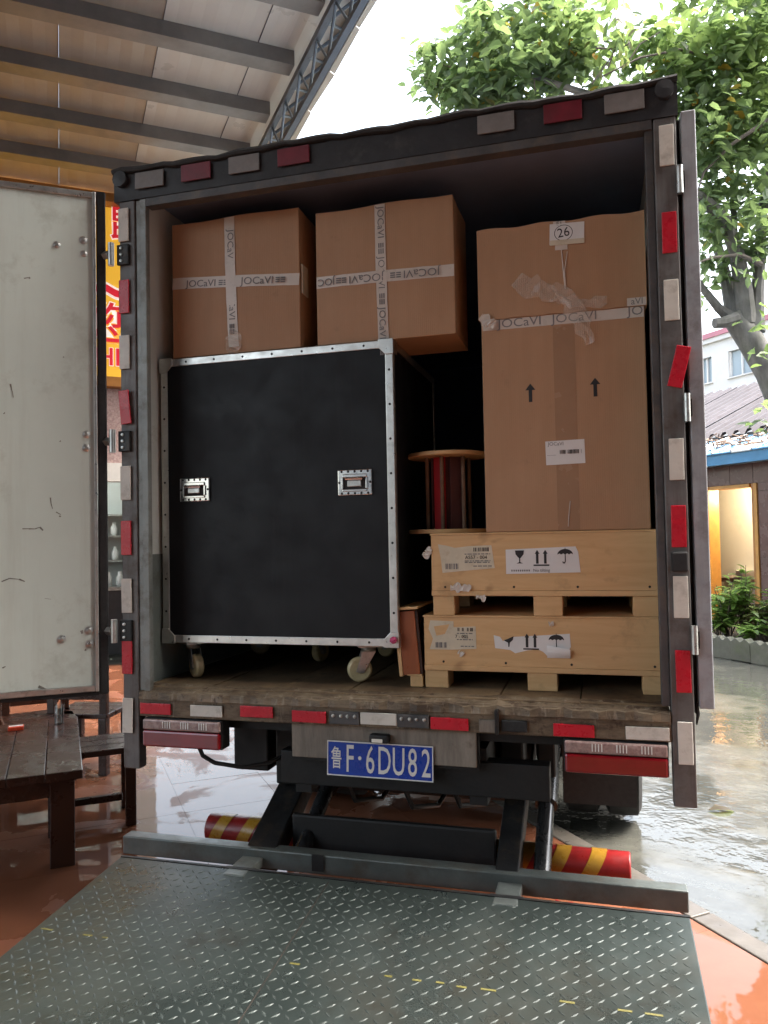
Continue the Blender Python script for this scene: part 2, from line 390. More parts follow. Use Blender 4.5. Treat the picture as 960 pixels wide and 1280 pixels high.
# ================================================================ SETTING: ground
g = MB().add([(-300, -300, -.035), (300, -300, -.035), (300, 300, -.035), (-300, 300, -.035)], [(0, 1, 2, 3)]).build('yard_ground', 'wet_concrete', kind='structure')
TE = 2.5
slab = MB().hexa([Ew(-9, -14, -.04), Ew(-9, TE, -.04), Ew(11.2, TE, -.04), Ew(11.2, -14, -.04), Ew(-9, -14, -.006), Ew(-9, TE, -.006), Ew(11.2, TE, -.006), Ew(11.2, -14, -.006)]).build('tile_floor', 'wet_tile', kind='structure')
tm = MB().box(-.2992, .2992, -.2992, .2992, -.008, 0).mesh('tile', 'wet_tile')
for i in range(16):
    for j in range(9):
        c = Ew(1.6+.6*i, TE-.3-.6*j, rnd(-.0008, .0008))
        o = link('floor_tile', tm, slab, c); o.rotation_euler = (rnd(-.0012, .0012), rnd(-.0012, .0012), -HD)
bs = thing('stone_border', Ew(4, TE+.06), 'grey stone edging strip between the orange tiles and the wet yard', 'kerb')
for i in range(14):
    a = -4+1.1*i
    MB().box(TE+.003, TE+.115, a+.004, a+1.096, -.04, .006, Matrix.Translation(C0) @ ER).build('border_stone', 'border_stone', bs, .006)

# ================================================================ BOX TRUCK
T = thing('box_truck', (0, 2, 0), 'dark framed cargo box truck with rear doors open and tail lift lowered', 'truck')
YF = 4.2
# cargo box shell
bx('side_wall', 'wall_pale', T, -1.135, -1.08, .05, YF, 1.02, 3.26)
bx('wall_guard', 'wall_grey', T, -1.0795, -1.074, .055, 4.1, 1.05, 1.615, label='grey lower band of the inner side wall')
bx('side_wall', 'wall_pale', T, 1.08, 1.135, .05, YF, 1.02, 3.26)
bx('wall_guard', 'wall_grey', T, 1.074, 1.0795, .055, 4.1, 1.05, 1.615)
bx('front_wall', 'inner_ceiling', T, -1.079, 1.079, YF-.05, YF-.002, 1.05, 3.23)
bx('roof_panel', 'inner_ceiling', T, -1.079, 1.079, .06, YF-.002, 3.232, 3.29)
for i in range(7):
    a = -1.07+i*.3057
    bx('floor_board', 'bed_wood', T, a, a+.302, .03, 4.14, 1.01, 1.05-(.002 if i % 2 else 0), bev=.003)
# header
hd = MB(); n = 46
prof = []
for i in range(n+1):
    x = -1.175+2.335*i/n
    w = .0025*math.sin(i*1.7)+.003*math.sin(i*.41+1)+.001*math.sin(i*2.9)
    prof.append((x, w))
for i in range(n):
    (xa, wa), (xb, wb) = prof[i], prof[i+1]
    hd.hexa([V(xa, -.004, 3.17), V(xb, -.004, 3.17), V(xb, .07, 3.17), V(xa, .07, 3.17), V(xa, -.004, 3.292+wa), V(xb, -.004, 3.292+wb), V(xb, .07, 3.3+wb), V(xa, .07, 3.3+wa)])
header = hd.build('header_beam', 'header_black', T)
tb = MB().tube([V(p[0], -.012, 3.296+p[1]*1.3) for p in prof], [.013+.002*math.sin(i*1.1) for i in range(n+1)], 8).build('rain_seal', 'rubber', header, smooth=True)
bx('inner_lip', 'frame_paint', header, -1.02, 1.07, .0, .05, 3.135, 3.169)
for sx in (-1.135, 1.115): MB().lathe([(.0, -.012), (.032, -.012), (.034, .012), (.0, .014)], 14, Matrix.Translation((sx, -.014, 3.262)) @ Matrix.Rotation(R(90), 4, 'X')).build('corner_cap', 'header_black', header)
# posts
postL = bx('corner_post', 'post_steel', T, -1.152, -1.075, 0, .055, .70, 3.169, .004)
MB().box(-1.0745, -1.05, .008, .055, 1.0, 3.169).box(-1.0495, -1.02, .0, .03, 1.03, 3.169).build('door_rebate', 'rebate_grey', postL, .003)
postR = bx('corner_post', 'post_steel', T, 1.075, 1.152, 0, .055, .70, 3.169, .004)
bx('door_rebate', 'frame_paint', postR, 1.045, 1.0745, .012, .055, 1.05, 3.169, .003)
RW = {}
def reflector(parent, col, x, z, w, h, y=-.004, tilt=0):
    k = (col, round(w, 3), round(h, 3))
    if k not in RW:
        mb = MB().box(-w/2, w/2, -.006, 0, -h/2, h/2)
        RW[k] = mb.mesh('reflector', {'r': 'refl_red', 'w': 'refl_white', 'R': 'refl_red_shaded', 'W': 'refl_white_shaded'}[col])
    o = link('reflector', RW[k], parent, (x, y, z), bev=.002); o.rotation_euler = (rnd(-.02, .02), tilt+rnd(-.008, .008), 0)
    # two dark screws
    for s in (-1, 1):
        dx, dz = ((s*w*.38, 0) if w > h else (0, s*h*.38))
    return o
for sgn, post, xs in ((-1, postL, -1.126), (1, postR, 1.118)):
    for k, (z0, z1) in enumerate(((3.14, 2.985), (2.82, 2.67), (2.575, 2.425), (2.33, 2.185), (2.0, 1.857), (1.76, 1.62), (1.51, 1.37), (1.25, 1.107), (1.0, .855))):
        dang = k == 3
        x = xs+(.0 if not dang else (.018 if sgn > 0 else .004))
        reflector(post, 'w' if k % 2 == 0 else 'r', x, (z0+z1)/2, .05, .148, -.005 if not dang else -.012, 0 if not dang else (R(14) if sgn > 0 else R(-5)))
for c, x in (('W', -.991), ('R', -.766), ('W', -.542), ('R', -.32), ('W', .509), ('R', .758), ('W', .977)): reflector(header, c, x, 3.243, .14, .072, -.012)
bx('marker_lamp', 'rubber', postR, 1.09, 1.146, -.02, 0, 1.53, 1.60, .006)
# sill
sill = MB().box(-1.074, 1.074, .0, .05, .925, 1.035).build('rear_sill', 'sill_worn', T, .004)
lip = MB(); n = 70
for i in range(n):
    xa, xb = -1.07+2.14*i/n, -1.07+2.14*(i+1)/n
    wa, wb = (.004*math.sin(i*2.3)+.003*math.sin(i*.9), .004*math.sin((i+1)*2.3)+.003*math.sin((i+1)*.9))
    lip.hexa([V(xa, -.012+wa, 1.0), V(xb, -.012+wb, 1.0), V(xb, .055, 1.0), V(xa, .055, 1.0), V(xa, -.008+wa, 1.028+wa), V(xb, -.008+wb, 1.028+wb), V(xb, .06, 1.056+wb*.6), V(xa, .06, 1.056+wa*.6)])
lip.build('sill_lip', 'sill_worn', sill)
for c, x, z in (('r', -.991, .965), ('w', -.751, .965), ('r', -.523, .972), ('r', -.294, .962), ('w', -.004, .966), ('r', .277, .96), ('r', .737, .957), ('w', .992, .959)):
    reflector(sill, c, x, z-.004, .146 if c == 'r' else .148, .046, -.004, 0)
for x in (-.145, .135):
    br = MB().box(x-.062, x+.062, -.012, 0, .935, .985)
    br.build('lamp_bracket', 'frame_paint', sill, .003)
    for q in (-.045, -.012, .015, .045): MB().lathe([(.0, 0), (.008, 0), (.006, .006), (0, .007)], 8, Matrix.Translation((x+q, -.012, .968)) @ Matrix.Rotation(R(90), 4, 'X')).build('bracket_bolt', 'galv', sill, smooth=True)
bx('bracket_block', 'rubber', sill, .475, .57, -.014, 0, .938, .98, .004)
bx('latch_pin', 'dark_steel', sill, .452, .466, -.03, 0, .93, 1.02, .003)
bx('latch_plate', 'plate_panel_paint', sill, .39, .46, -.008, 0, .93, .978, .003)
# plate panel and plate
panel = bx('plate_panel', 'plate_panel_paint', T, -.385, .372, .03, .045, .785, .925, .003)
bx('panel_flange', 'chassis_black', panel, -.39, .378, .046, .08, .77, .93)
plate = thing('license_plate', (0, 0, 0), None, None); plate.parent = T; plate.location = V(-.012, .02, .792)-V(0, 2, 0)
plate.rotation_euler = (R(-3), R(.3), 0)
def pl(name, mat, *a, bev=0):
    me = MB().box(*a).mesh(name, mat); o = bpy.data.objects.new(name, me); COL.objects.link(o); o.parent = plate
    if bev: b = o.modifiers.new('bevel', 'BEVEL'); b.width = bev; b.segments = 2
    return o
pl('plate_sheet', 'plate_blue', -.217, .217, 0, .003, -.068, .068, bev=.003)
for a in ((-.217, .217, .0635, .068), (-.217, .217, -.068, -.0635)): pl('plate_border', 'plate_white', a[0], a[1], -.0012, -.0002, a[2], a[3])
for a in (-.217, .213): pl('plate_border', 'plate_white', a, a+.004, -.0012, -.0002, -.0632, .0632)
def ptext(b, size, x, sx, z=0.0):
    o = link('plate_character', text_mesh(b, size, 'plate_white', .0006), plate)
    o.matrix_local = Matrix.Translation((x, -.001, z)) @ FRONT @ Matrix.Diagonal((sx, 1, 1, 1))
ptext('鲁', .092, -.177, .52, -.004)
for ch, x in (('F', -.122), ('6', -.037), ('D', .021), ('U', .079), ('8', .135), ('2', .189)): ptext(ch, .152, x, .52, -.004)
ptext('·', .12, -.08, .9)
pl('plate_lamp', 'dark_steel', -.035, .045, -.03, .012, .072, .106, bev=.008)
pl('lamp_lens', 'refl_white', -.022, .022, -.034, -.0305, .076, .09, bev=.002)
# tail lights
for x0, x1 in ((-1.05, -.682), (.699, 1.062)):
    tl = bx('tail_light', 'rubber', T, x0, x1, .0, .07, .8, .922, .006)
    bx('red_lens', 'lens_red', tl, x0+.004, x1-.004, -.022, -.001, .804, .872, .008)
    c = bx('clear_lens', 'lens_clear', tl, x0+.004, x1-.004, -.02, -.001, .875, .918, .006)
    for q in range(3):
        for s in range(4):
            xx = x0+.10+q*.085+s*.011; bx('lens_rib', 'plastic_white', tl, xx, xx+.004, -.0225, -.0205, .885, .912)
MB().tube([V(-.80, .02, .80), V(-.79, .03, .765), V(-.74, .04, .735), V(-.62, .06, .718), V(-.52, .1, .73), V(-.45, .2, .76), V(-.4, .3, .8)], .009, 8).build('lamp_cable', 'cable_black', T, smooth=True)
# doors
hx, hy, da, dl = -1.232, -.035, R(36), 1.12
DM = Matrix.Translation((hx, hy, 0)) @ Matrix.Rotation(math.pi+da, 4, 'Z')       # local x runs out along the leaf, inner face towards local +y? see below
# local x along (-cos,-sin); camera side normal is (sin,-cos) -> local +y
def dbox(x0, x1, y0, y1, z0, z1): return MB().box(x0, x1, y0, y1, z0, z1, DM)
dL = dbox(.012, dl, -.045, 0, 1.045, 3.195).build('rear_door', 'door_white', T, .004)
dbox(.012, .026, .001, .016, 1.035, 3.205).build('edge_trim', 'galv', dL, .003)
dbox(.0265, dl, .001, .010, 3.178, 3.205).build('edge_trim', 'galv', dL, .003)
dbox(.0265, dl, .001, .010, 1.035, 1.062).build('edge_trim', 'galv', dL, .003)
dbox(-.028, .011, -.05, .006, 1.02, 3.215).build('door_seal', 'rubber', dL, .008)
dbox(.012, dl, -.045, -.006, 1.015, 1.044).build('bottom_seal', 'rubber', dL, .006)
def on_door(u, v):
    nrm = (DM.to_3x3() @ V(0, 1, 0)); p0 = DM @ V(0, 0, 0); d = ray(u, v); return CAM + d*((p0-CAM).dot(nrm)/d.dot(nrm))
for u, v, r in ((104, 300, .017), (105, 317, .015), (71, 306, .015), (108, 543, .017), (108, 560, .017), (111, 788, .018), (112, 805, .018), (77, 799, .018)):
    p = on_door(u, v); MM = Matrix.Translation(p) @ DM.to_3x3().to_4x4() @ Matrix.Rotation(R(-90), 4, 'X')
    w = MB().lathe([(0, -.001), (r, -.001), (r, .002), (r*.5, .005), (r*.42, .010), (0, .011)], 14, MM).build('bolt', 'galv', dL, smooth=True)
def scuff(pts, wd, mat='scuff'):
    ps = [on_door(*p) for p in pts]; nrm = DM.to_3x3() @ V(0, 1, 0); mb = MB()
    for i in range(len(ps)-1):
        t = (ps[i+1]-ps[i]).normalized(); s = t.cross(nrm)*wd*rnd(.5, 1.2); o = nrm*.0012
        mb.add([ps[i]-s+o, ps[i]+s+o, ps[i+1]+s*rnd(.3, 1)+o, ps[i+1]-s*rnd(.3, 1)+o], [(0, 1, 2, 3)])
    mb.build('scratch', mat, dL)
for pts, wd in ((((28, 661), (36, 661), (44, 661), (50, 659), (54, 663)), .004), (((63, 622), (64, 630), (66, 636)), .003), (((70, 640), (76, 643)), .002), (((2, 727), (12, 723), (24, 724), (31, 727)), .003),
                ((((74, 645)), (76, 646)), .006), (((30, 348), (36, 347), (38, 348)), .004), (((13, 480), (15, 488), (17, 497)), .003), (((79, 446), (80, 447)), .005), (((75, 551), (76, 552)), .006), (((5, 516), (6, 517)), .005),
                (((48, 858), (55, 861), (60, 862)), .005), (((102, 788), (103, 792)), .005), (((106, 812), (108, 813)), .006), (((56, 748), (64, 749)), .0015), (((3, 835), (7, 833)), .003)):
    scuff(pts, wd)
dR = bx('rear_door', 'door_edge', T, 1.168, 1.222, .03, 1.12, 1.05, 3.185, .006)
bx('door_seal', 'rubber', dR, 1.158, 1.1675, .05, 1.1, 1.02, 3.18, .003)
bx('edge_trim', 'door_edge', dR, 1.17, 1.22, .012, .0295, 1.045, 3.19, .004)
MB().tube([V(1.163, .04, 1.06), V(1.166, .03, 1.02), V(1.161, .035, .985)], [.008, .007, .003], 6).build('seal_end', 'rubber', dR)
for z in (2.93, 2.11, 1.29):
    hp = V(-1.175, -.03, z)
    hb = MB().tube([hp-V(0, 0, .05), hp+V(0, 0, .05)], .013, 12)
    h = hb.build('hinge', 'galv', T, smooth=True)
    MB().box(-1.158, -1.10, -.014, -.001, z-.045, z+.045).build('hinge_leaf', 'dark_steel', h, .003)
    a = DM @ V(-.02, .004, 0); MB().tube([hp+V(-.01, 0, 0), V(a.x, a.y, z)], .018, 4).build('hinge_strap', 'galv', h)
    for q in (-.028, 0, .028): MB().lathe([(0, 0), (.007, 0), (.006, .006), (0, .007)], 8, Matrix.Translation((-1.135, -.014, z+q)) @ Matrix.Rotation(R(90), 4, 'X')).build('hinge_bolt', 'galv', h)
    hp = V(1.158, -.012, z)
    h = MB().tube([hp-V(0, 0, .05), hp+V(0, 0, .05)], .012, 12).build('hinge', 'galv', T, smooth=True)
    bx('hinge_strap', 'dark_steel', h, 1.155, 1.175, -.012, .03, z-.03, z+.03)
# chassis and running gear
for x in (-.40, .33): bx('chassis_rail', 'chassis_black', T, x, x+.07, .1, 5.5, .62, .84)
bx('cross_member', 'chassis_black', T, -.46, .64, .09, .168, .655, .79, .004)
bx('cross_member', 'chassis_black', T, -.95, .95, .9, 1.0, .66, .86)
bx('under_floor', 'chassis_black', T, -1.07, 1.07, .1, YF, .87, 1.005)
bx('spring_hanger', 'chassis_black', T, -.86, -.68, .45, .6, .58, .87, .01)
for sx in (-1, 1):
    w = thing('wheel', (sx*.86, 1.95, .385), None, None); w.parent = T; w.location = V(sx*.84, 1.95, .375)-V(0, 2, 0)
    for q in (-.13, .10):
        me = MB().lathe([(.22, -.095), (.33, -.1), (.37, -.08), (.375, 0), (.37, .08), (.33, .1), (.22, .095)], 32, Matrix.Translation((q, 0, 0)) @ Matrix.Rotation(R(90), 4, 'Y')).mesh('tyre', 'tyre', smooth=True)
        o = bpy.data.objects.new('tyre', me); COL.objects.link(o); o.parent = w
        me = MB().lathe([(.05, -.06), (.2, -.07), (.218, -.09), (.218, .09), (.2, .07), (.05, .06)], 24, Matrix.Translation((q, 0, 0)) @ Matrix.Rotation(R(90), 4, 'Y')).mesh('rim', 'dark_steel', smooth=True)
        o = bpy.data.objects.new('rim', me); COL.objects.link(o); o.parent = w
    bx('mudflap', 'rubber', T, *(sorted((sx*.62, sx*1.0))), 1.40, 1.415, .215, .86)
MB().tube([V(-.7, 1.95, .375), V(.7, 1.95, .375)], .07, 12).build('axle', 'chassis_black', T)
# spare wheel, tank and cab are added to block light under the truck
sp = thing('spare_wheel', (0, 0, 0), None, None); sp.parent = T; sp.location = V(.0, 1.2, .60)-V(0, 2, 0)
for nm, mt, pf in (('tyre', 'tyre', [(.22, -.095), (.33, -.1), (.37, -.08), (.375, 0), (.37, .08), (.33, .1), (.22, .095)]), ('rim', 'dark_steel', [(.05, -.06), (.2, -.07), (.218, -.09), (.218, .09), (.2, .07), (.05, .06)])):
    o = bpy.data.objects.new(nm, MB().lathe(pf, 28).mesh(nm, mt, smooth=True)); COL.objects.link(o); o.parent = sp
MB().lathe([(0, -.16), (.1, -.15), (.17, -.06), (.18, .06), (.1, .15), (0, .16)], 18, Matrix.Translation((0, 1.95, .375)) @ Matrix.Rotation(R(90), 4, 'X')).build('differential', 'chassis_black', T, smooth=True)
bx('fuel_tank', 'chassis_black', T, -.95, -.45, 2.7, 3.6, .38, .8, .05); bx('battery_box', 'chassis_black', T, .45, .95, 2.7, 3.3, .4, .8, .03)
cabm = Matrix.Rotation(R(90), 4, 'Z')
cab = MB().prism([(4.35, .45), (6.05, .45), (6.12, .9), (6.05, 1.35), (5.75, 2.25), (5.5, 2.36), (4.35, 2.36)], 2.0, Matrix.Translation((1.0, 0, 0)) @ cabm).build('cab', 'plastic_white', T, .04)
MB().box(-.92, .92, 0, .012, -.4, .4, Matrix.Translation((0, 5.92, 1.8)) @ Matrix.Rotation(R(18), 4, 'X')).build('windscreen', 'pane_grey', cab)
bx('front_bumper', 'chassis_black', cab, -1.0, 1.0, 6.0, 6.16, .28, .5, .03)
for sx in (-1, 1):
    bx('side_window', 'pane_grey', cab, *sorted((sx*1.003, sx*1.012)), 4.75, 5.55, 1.45, 2.1); MB().lathe([(0, -.1), (.2, -.09), (.33, -.1), (.375, -.06), (.375, .06), (.33, .1), (.2, .09), (0, .1)], 26, Matrix.Translation((sx*.86, 5.3, .375)) @ Matrix.Rotation(R(90), 4, 'Y')).build('front_wheel', 'tyre', T, smooth=True)
# tail lift
def arm(x0, x1, a, b, th, name, mat):
    a, b = Vector(a), Vector(b); d = (b-a).normalized(); nrm = V(1, 0, 0).cross(d)*th
    return MB().hexa([V(x0, a.y, a.z)-nrm, V(x1, a.y, a.z)-nrm, V(x1, a.y, a.z)+nrm, V(x0, a.y, a.z)+nrm, V(x0, b.y, b.z)-nrm, V(x1, b.y, b.z)-nrm, V(x1, b.y, b.z)+nrm, V(x0, b.y, b.z)+nrm]).build(name, mat, T, .006)
arm(-.60, -.47, (0, .95, .76), (0, .04, .345), .05, 'lift_arm', 'dark_steel')
arm(.43, .52, (0, .95, .76), (0, .04, .345), .05, 'lift_arm', 'dark_steel')
bx('lift_mount', 'chassis_black', T, -.60, -.5, .35, .95, .56, .86, .01); bx('lift_mount', 'chassis_black', T, .42, .52, .35, .95, .58, .86, .01); bx('lift_mount', 'chassis_black', T, .56, .64, .5, .9, .62, .86, .01)
for x in (-.38, .60): MB().tube([V(x, .75, .70), V(x, .42, .53)], .048, 14).tube([V(x, .44, .54), V(x, .06, .35)], .034, 14).build('lift_cylinder', 'hydraulic', T, smooth=True)
for k, (x, z) in enumerate(((-.2, .63), (.05, .62), (.25, .64))): MB().tube([V(x, .17, z+.02), V(x+.02, .22, z-.07), V(x+.1, .35, z-.1), V(x+.16, .6, z)], .011, 7).build('hydraulic_hose', 'cable_black', T, smooth=True)
MB().tube([V(-.5, .5, .56), V(.46, .5, .56)], .05, 12).build('torsion_tube', 'chassis_black', T, smooth=True)
bx('lift_housing', 'chassis_black', T, -.45, .42, .17, .2, .35, .50, .01)
beam = bx('lift_beam', 'lift_steel', T, -1.175, 1.115, .02, .085, .325, .402, .005)
bx('beam_notch', 'chassis_black', beam, -.30, -.25, .012, .0195, .34, .405)
ub = MB().tube([V(-.905, .30, .36), V(.93, .27, .36)], .062, 20).build('underrun_bar', 'tape_red', T, .006, smooth=True)
for k in range(13):
    xa = -.87+.135*k; mb = MB(); q = 20
    vs = []; 
    for s in (0, 1):
        for j in range(q+1):
            an = 2*math.pi*j/q; x = xa+.058*s+.035*math.sin(an); yc = .30-.03*(x+.945)/1.895
            vs.append((x, yc+.0645*math.cos(an), .36+.0645*math.sin(an)))
    mb.add(vs, [(j, j+1, j+q+2, j+q+1) for j in range(q)]).build('yellow_stripe', 'tape_yellow', ub, smooth=True)
PA = math.atan(.088); PM = Matrix.Translation((0.005, -.11, .372)) @ Matrix.Rotation(PA, 4, 'X') @ Matrix.Rotation(math.pi, 4, 'Z')   # local y runs towards the tip, x flipped
PD = 1.55
def pbox(mb, x0, x1, y0, y1, z0, z1): return mb.box(x0, x1, y0, y1, z0, z1, PM)
plat = pbox(MB(), -1.1, 1.1, 0, PD, -.035, 0).build('lift_platform', 'tread_plate', T, .004)
lug = MB(); px, i = .0, 0
PI_ = .036
ny = int(PD/PI_)-1; nx = int(2.18/PI_)
for iy in range(ny):
    for ix in range(nx):
        x = -1.08+PI_*(ix+.5); y = .03+PI_*(iy+.5)
        s = 1 if (ix+iy) % 2 else -1; a = R(45)*s; L, wd, hh = .0160, .0046, .0017
        ca, sa = math.cos(a), math.sin(a)
        def q(u, v, z): return PM @ V(x+u*ca-v*sa, y+u*sa+v*ca, z)
        lug.add([q(-L, 0, 0), q(0, -wd, 0), q(L, 0, 0), q(0, wd, 0), q(-L*.45, 0, hh), q(L*.45, 0, hh)], [(0, 1, 4), (1, 5, 4), (1, 2, 5), (2, 3, 5), (3, 4, 5), (3, 0, 4)])
lug.build('tread_pattern', 'tread_wear', plat, kind='stuff')
for k in range(28):
    x = -1.05+k*.077+rnd(-.01, .01)
    if rnd(0, 1) < (.65 if k > 9 else .25): continue
    y = .50+rnd(-.006, .006)
    pbox(MB(), x, x+rnd(.02, .055), y-.004, y+.004, .0004, .0012).build('yellow_dash', 'yellow_paint', plat)
pbox(MB(), -1.1, 1.1, -.012, .0, -.03, .002).build('platform_edge', 'dark_steel', plat)
pbox(MB(), .18, .1835, .02, PD, .0003, .0012).build('plate_seam', 'rust_spot', plat)
for x in (-.56, .49):
    hb = bx('platform_hinge', 'lift_steel', T, x-.045, x+.045, -.16, .018, .335, .372, .005)
    MB().tube([V(x-.06, -.09, .357), V(x+.06, -.09, .357)], .016, 10).build('hinge_pin', 'dark_steel', hb, smooth=True)
MB().tube([V(.66, -.06, .356), V(.68, -.07, .35), V(.72, -.06, .352)], .008, 6).build('reflector_lamp', 'tape_red', plat, smooth=True)

# ================================================================ CARGO
FY = .17
case = thing('flight_case', (-.51, .6, 1.05), 'tall black flight case with aluminium edges standing on casters', 'flight case')
cx0, cx1, cz0, cz1, cy1 = -1.06, .036, 1.217, 2.498, 1.02
bx('case_body', 'black_laminate', case, cx0+.006, cx1-.006, FY+.006, cy1-.006, cz0+.006, cz1-.006)
def edge(a, b, w=.032):
    pass
ew = .034
def rail(name, *a): return bx(name, 'alu', case, *a, .003)
rail('edge_rail', cx0+.001, cx1-.001, FY, FY+.0055, cz1-ew, cz1); rail('edge_rail', cx0+.001, cx1-.001, FY, FY+.0055, cz0, cz0+ew)
rail('edge_rail', cx0, cx0+ew, FY+.0005, FY+.0056, cz0+ew+.0005, cz1-ew-.0005); rail('edge_rail', cx1-ew, cx1, FY+.0005, FY+.0056, cz0+ew+.0005, cz1-ew-.0005)
rail('edge_rail', cx1-.0055, cx1+.0005, FY+.006, FY+ew, cz0+.001, cz1-.001); rail('edge_rail', cx1-.0055, cx1+.0005, cy1-ew, cy1, cz0+.001, cz1-.001)
rail('edge_rail', cx1-.0055, cx1, FY+ew+.0005, cy1-ew-.0005, cz1-ew, cz1); rail('edge_rail', cx0+.001, cx1-.006, FY+.006, FY+ew, cz1-.0055, cz1+.0005)
rail('edge_rail', cx0-.0005, cx0+.0055, FY+.006, FY+ew, cz0+.001, cz1-.001); rail('edge_rail', cx1-.0055, cx1, FY+ew+.0005, cy1-ew-.0005, cz0, cz0+ew)
for x, s in ((cx0, 1), (cx1, -1)):
    for z, t in ((cz0, 1), (cz1, -1)):
        q = .062
        poly = [(x-s*.004, z-t*.004), (x+s*q, z-t*.004), (x+s*q, z+t*ew*.9), (x+s*ew*.9, z+t*q), (x-s*.004, z+t*q)]
        MB().prism(poly, .007, Matrix.Translation((0, FY-.006, 0))).build('corner_brace', 'alu', case, .002)
        MB().box(min(x-s*.004, x+s*.001), max(x-s*.004, x+s*.001), FY+.0015, FY+.06, min(z-t*.004, z+t*.055), max(z-t*.004, z+t*.055)).build('corner_brace', 'alu', case, .002)
rv = MB().lathe([(0, 0), (.0055, 0), (.004, .0025), (0, .003)], 8, Matrix.Rotation(R(90), 4, 'X')).mesh('rivet', 'dark_steel', smooth=True)
for k in range(7):
    for z in (cz0+ew/2, cz1-ew/2): link('rivet', rv, case, (cx0+.13+k*.14, FY-.0002, z))
for k in range(8):
    for x in (cx0+ew/2, cx1-ew/2): link('rivet', rv, case, (x, FY+.0003, cz0+.14+k*.145))
def handle(x0, x1, z0, z1):
    h = bx('recessed_handle', 'chrome', case, x0, x1, FY-.004, FY+.005, z0, z1, .006)
    bx('handle_dish', 'rubber', h, x0+.024, x1-.024, FY-.0055, FY-.0042, z0+.022, z1-.02, .0005)
    t = .011
    for a in ((x0+.022, x1-.022, z1-.034, z1-.021), (x0+.022, x1-.022, z0+.016, z0+.026)): bx('dish_rim', 'chrome', h, a[0], a[1], FY-.011, FY-.0056, a[2], a[3], .002)
    for a in (x0+.017, x1-.027): bx('dish_rim', 'chrome', h, a, a+.010, FY-.0105, FY-.0056, z0+.0265, z1-.0345, .002)
    MB().tube([V(x0+.038, FY-.014, z1-.04), V(x1-.038, FY-.014, z1-.04)], .007, 8).build('grip_bar', 'chrome', h, smooth=True)
    bx('grip', 'galv', h, x0+.045, x1-.045, FY-.013, FY-.0056, z0+.036, z1-.047, .003)
    for q in range(5):
        for z in (z0+.009, z1-.009): link('rivet', rv, h, (x0+.018+q*(x1-x0-.036)/4, FY-.0042, z))
    for x in (x0+.008, x1-.008): link('rivet', rv, h, (x, FY-.0042, (z0+z1)/2))
handle(-.966, -.818, 1.847, 1.953); handle(-.215, -.063, 1.85, 1.96)
def caster(x, y, ang):
    w = thing('caster', (x, y, 1.05), None, None); w.parent = case; w.location = V(x, y, 1.05)-Vector(case.location)
    M = Matrix.Rotation(ang, 4, 'Z')
    def p(name, mb, mat, smooth=False, bev=0):
        o = bpy.data.objects.new(name, mb.mesh(name, mat, smooth=smooth)); COL.objects.link(o); o.parent = w
        if bev: b = o.modifiers.new('bevel', 'BEVEL'); b.width = bev; b.segments = 2
    p('mount_plate', MB().box(-.05, .05, -.05, .05, .152, .166, M), 'galv')
    p('swivel', MB().lathe([(0, .13), (.03, .13), (.034, .14), (.03, .152), (0, .152)], 14, M), 'galv', True)
    for s in (-1, 1): p('fork', MB().prism([(-.03, .132), (.03, .132), (.058, .045), (.025, .04)], .004, M @ Matrix.Translation((0, s*.022-.002, 0))), 'galv', False, .001)
    p('tyre', MB().lathe([(.018, -.018), (.045, -.019), (.053, -.012), (.054, 0), (.053, .012), (.045, .019), (.018, .018)], 24, M @ Matrix.Translation((.04, 0, .054)) @ Matrix.Rotation(R(90), 4, 'X')), 'caster_wheel', True)
    p('hub', MB().lathe([(0, -.027), (.015, -.026), (.015, .026), (0, .027)], 12, M @ Matrix.Translation((.04, 0, .054)) @ Matrix.Rotation(R(90), 4, 'X')), 'galv', True)
caster(-.965, .27, R(-40)); caster(-.13, .29, R(205)); caster(-.54, .72, R(70)); caster(-.2, .95, R(160)); caster(-.98, .93, R(20))
MB().lathe([(0, 0), (.014, .003), (.016, .012), (.008, .02), (0, .022)], 7, Matrix.Translation((.02, .158, 1.243)) @ Matrix.Rotation(R(60), 4, 'X')).build('tape_remnant', 'pink_rag', case)

# cardboard boxes
def carton(x0, x1, y0, y1, z0, z1, label, yaw=0.0):
    b = thing('cardboard_box', ((x0+x1)/2, (y0+y1)/2, z0), label, 'box')
    bm = bmesh.new(); bmesh.ops.create_grid(bm, x_segments=10, y_segments=10, size=.5); bm.free()
    body = MB(); n = 8
    # bulged carton: subdivided faces, slight outward belly and uneven edges
    def pt(u, v, w):
        x = x0+(x1-x0)*u; y = y0+(y1-y0)*v; z = z0+(z1-z0)*w
        k = .007
        bulge = lambda a, c: math.sin(math.pi*a)*math.sin(math.pi*c)
        if v in (0, 1): y += (1 if v else -1)*k*bulge(u, w)
        if u in (0, 1): x += (1 if u else -1)*k*bulge(v, w)
        if w == 1: z += .006*math.sin(u*7+x0*9)*math.sin(math.pi*u)-.004*math.sin(v*5)
        return V(x, y, z)
    def face(f):
        k = len(body.v); vs = [f(i/n, j/n) for i in range(n+1) for j in range(n+1)]
        body.add(vs, [(i*(n+1)+j, (i+1)*(n+1)+j, (i+1)*(n+1)+j+1, i*(n+1)+j+1) for i in range(n) for j in range(n)])
    face(lambda a, c: pt(a, 0, c)); face(lambda a, c: pt(a, 1, c)); face(lambda a, c: pt(0, a, c)); face(lambda a, c: pt(1, a, c)); face(lambda a, c: pt(a, c, 1)); face(lambda a, c: pt(a, c, 0))
    me = body.mesh('carton', 'cardboard', root_loc(b))
    bm = bmesh.new(); bm.from_mesh(me); bmesh.ops.remove_doubles(bm, verts=bm.verts, dist=.0005); bmesh.ops.recalc_face_normals(bm, faces=bm.faces); bm.to_mesh(me); bm.free()
    link('carton', me, b, bev=.003)
    return b
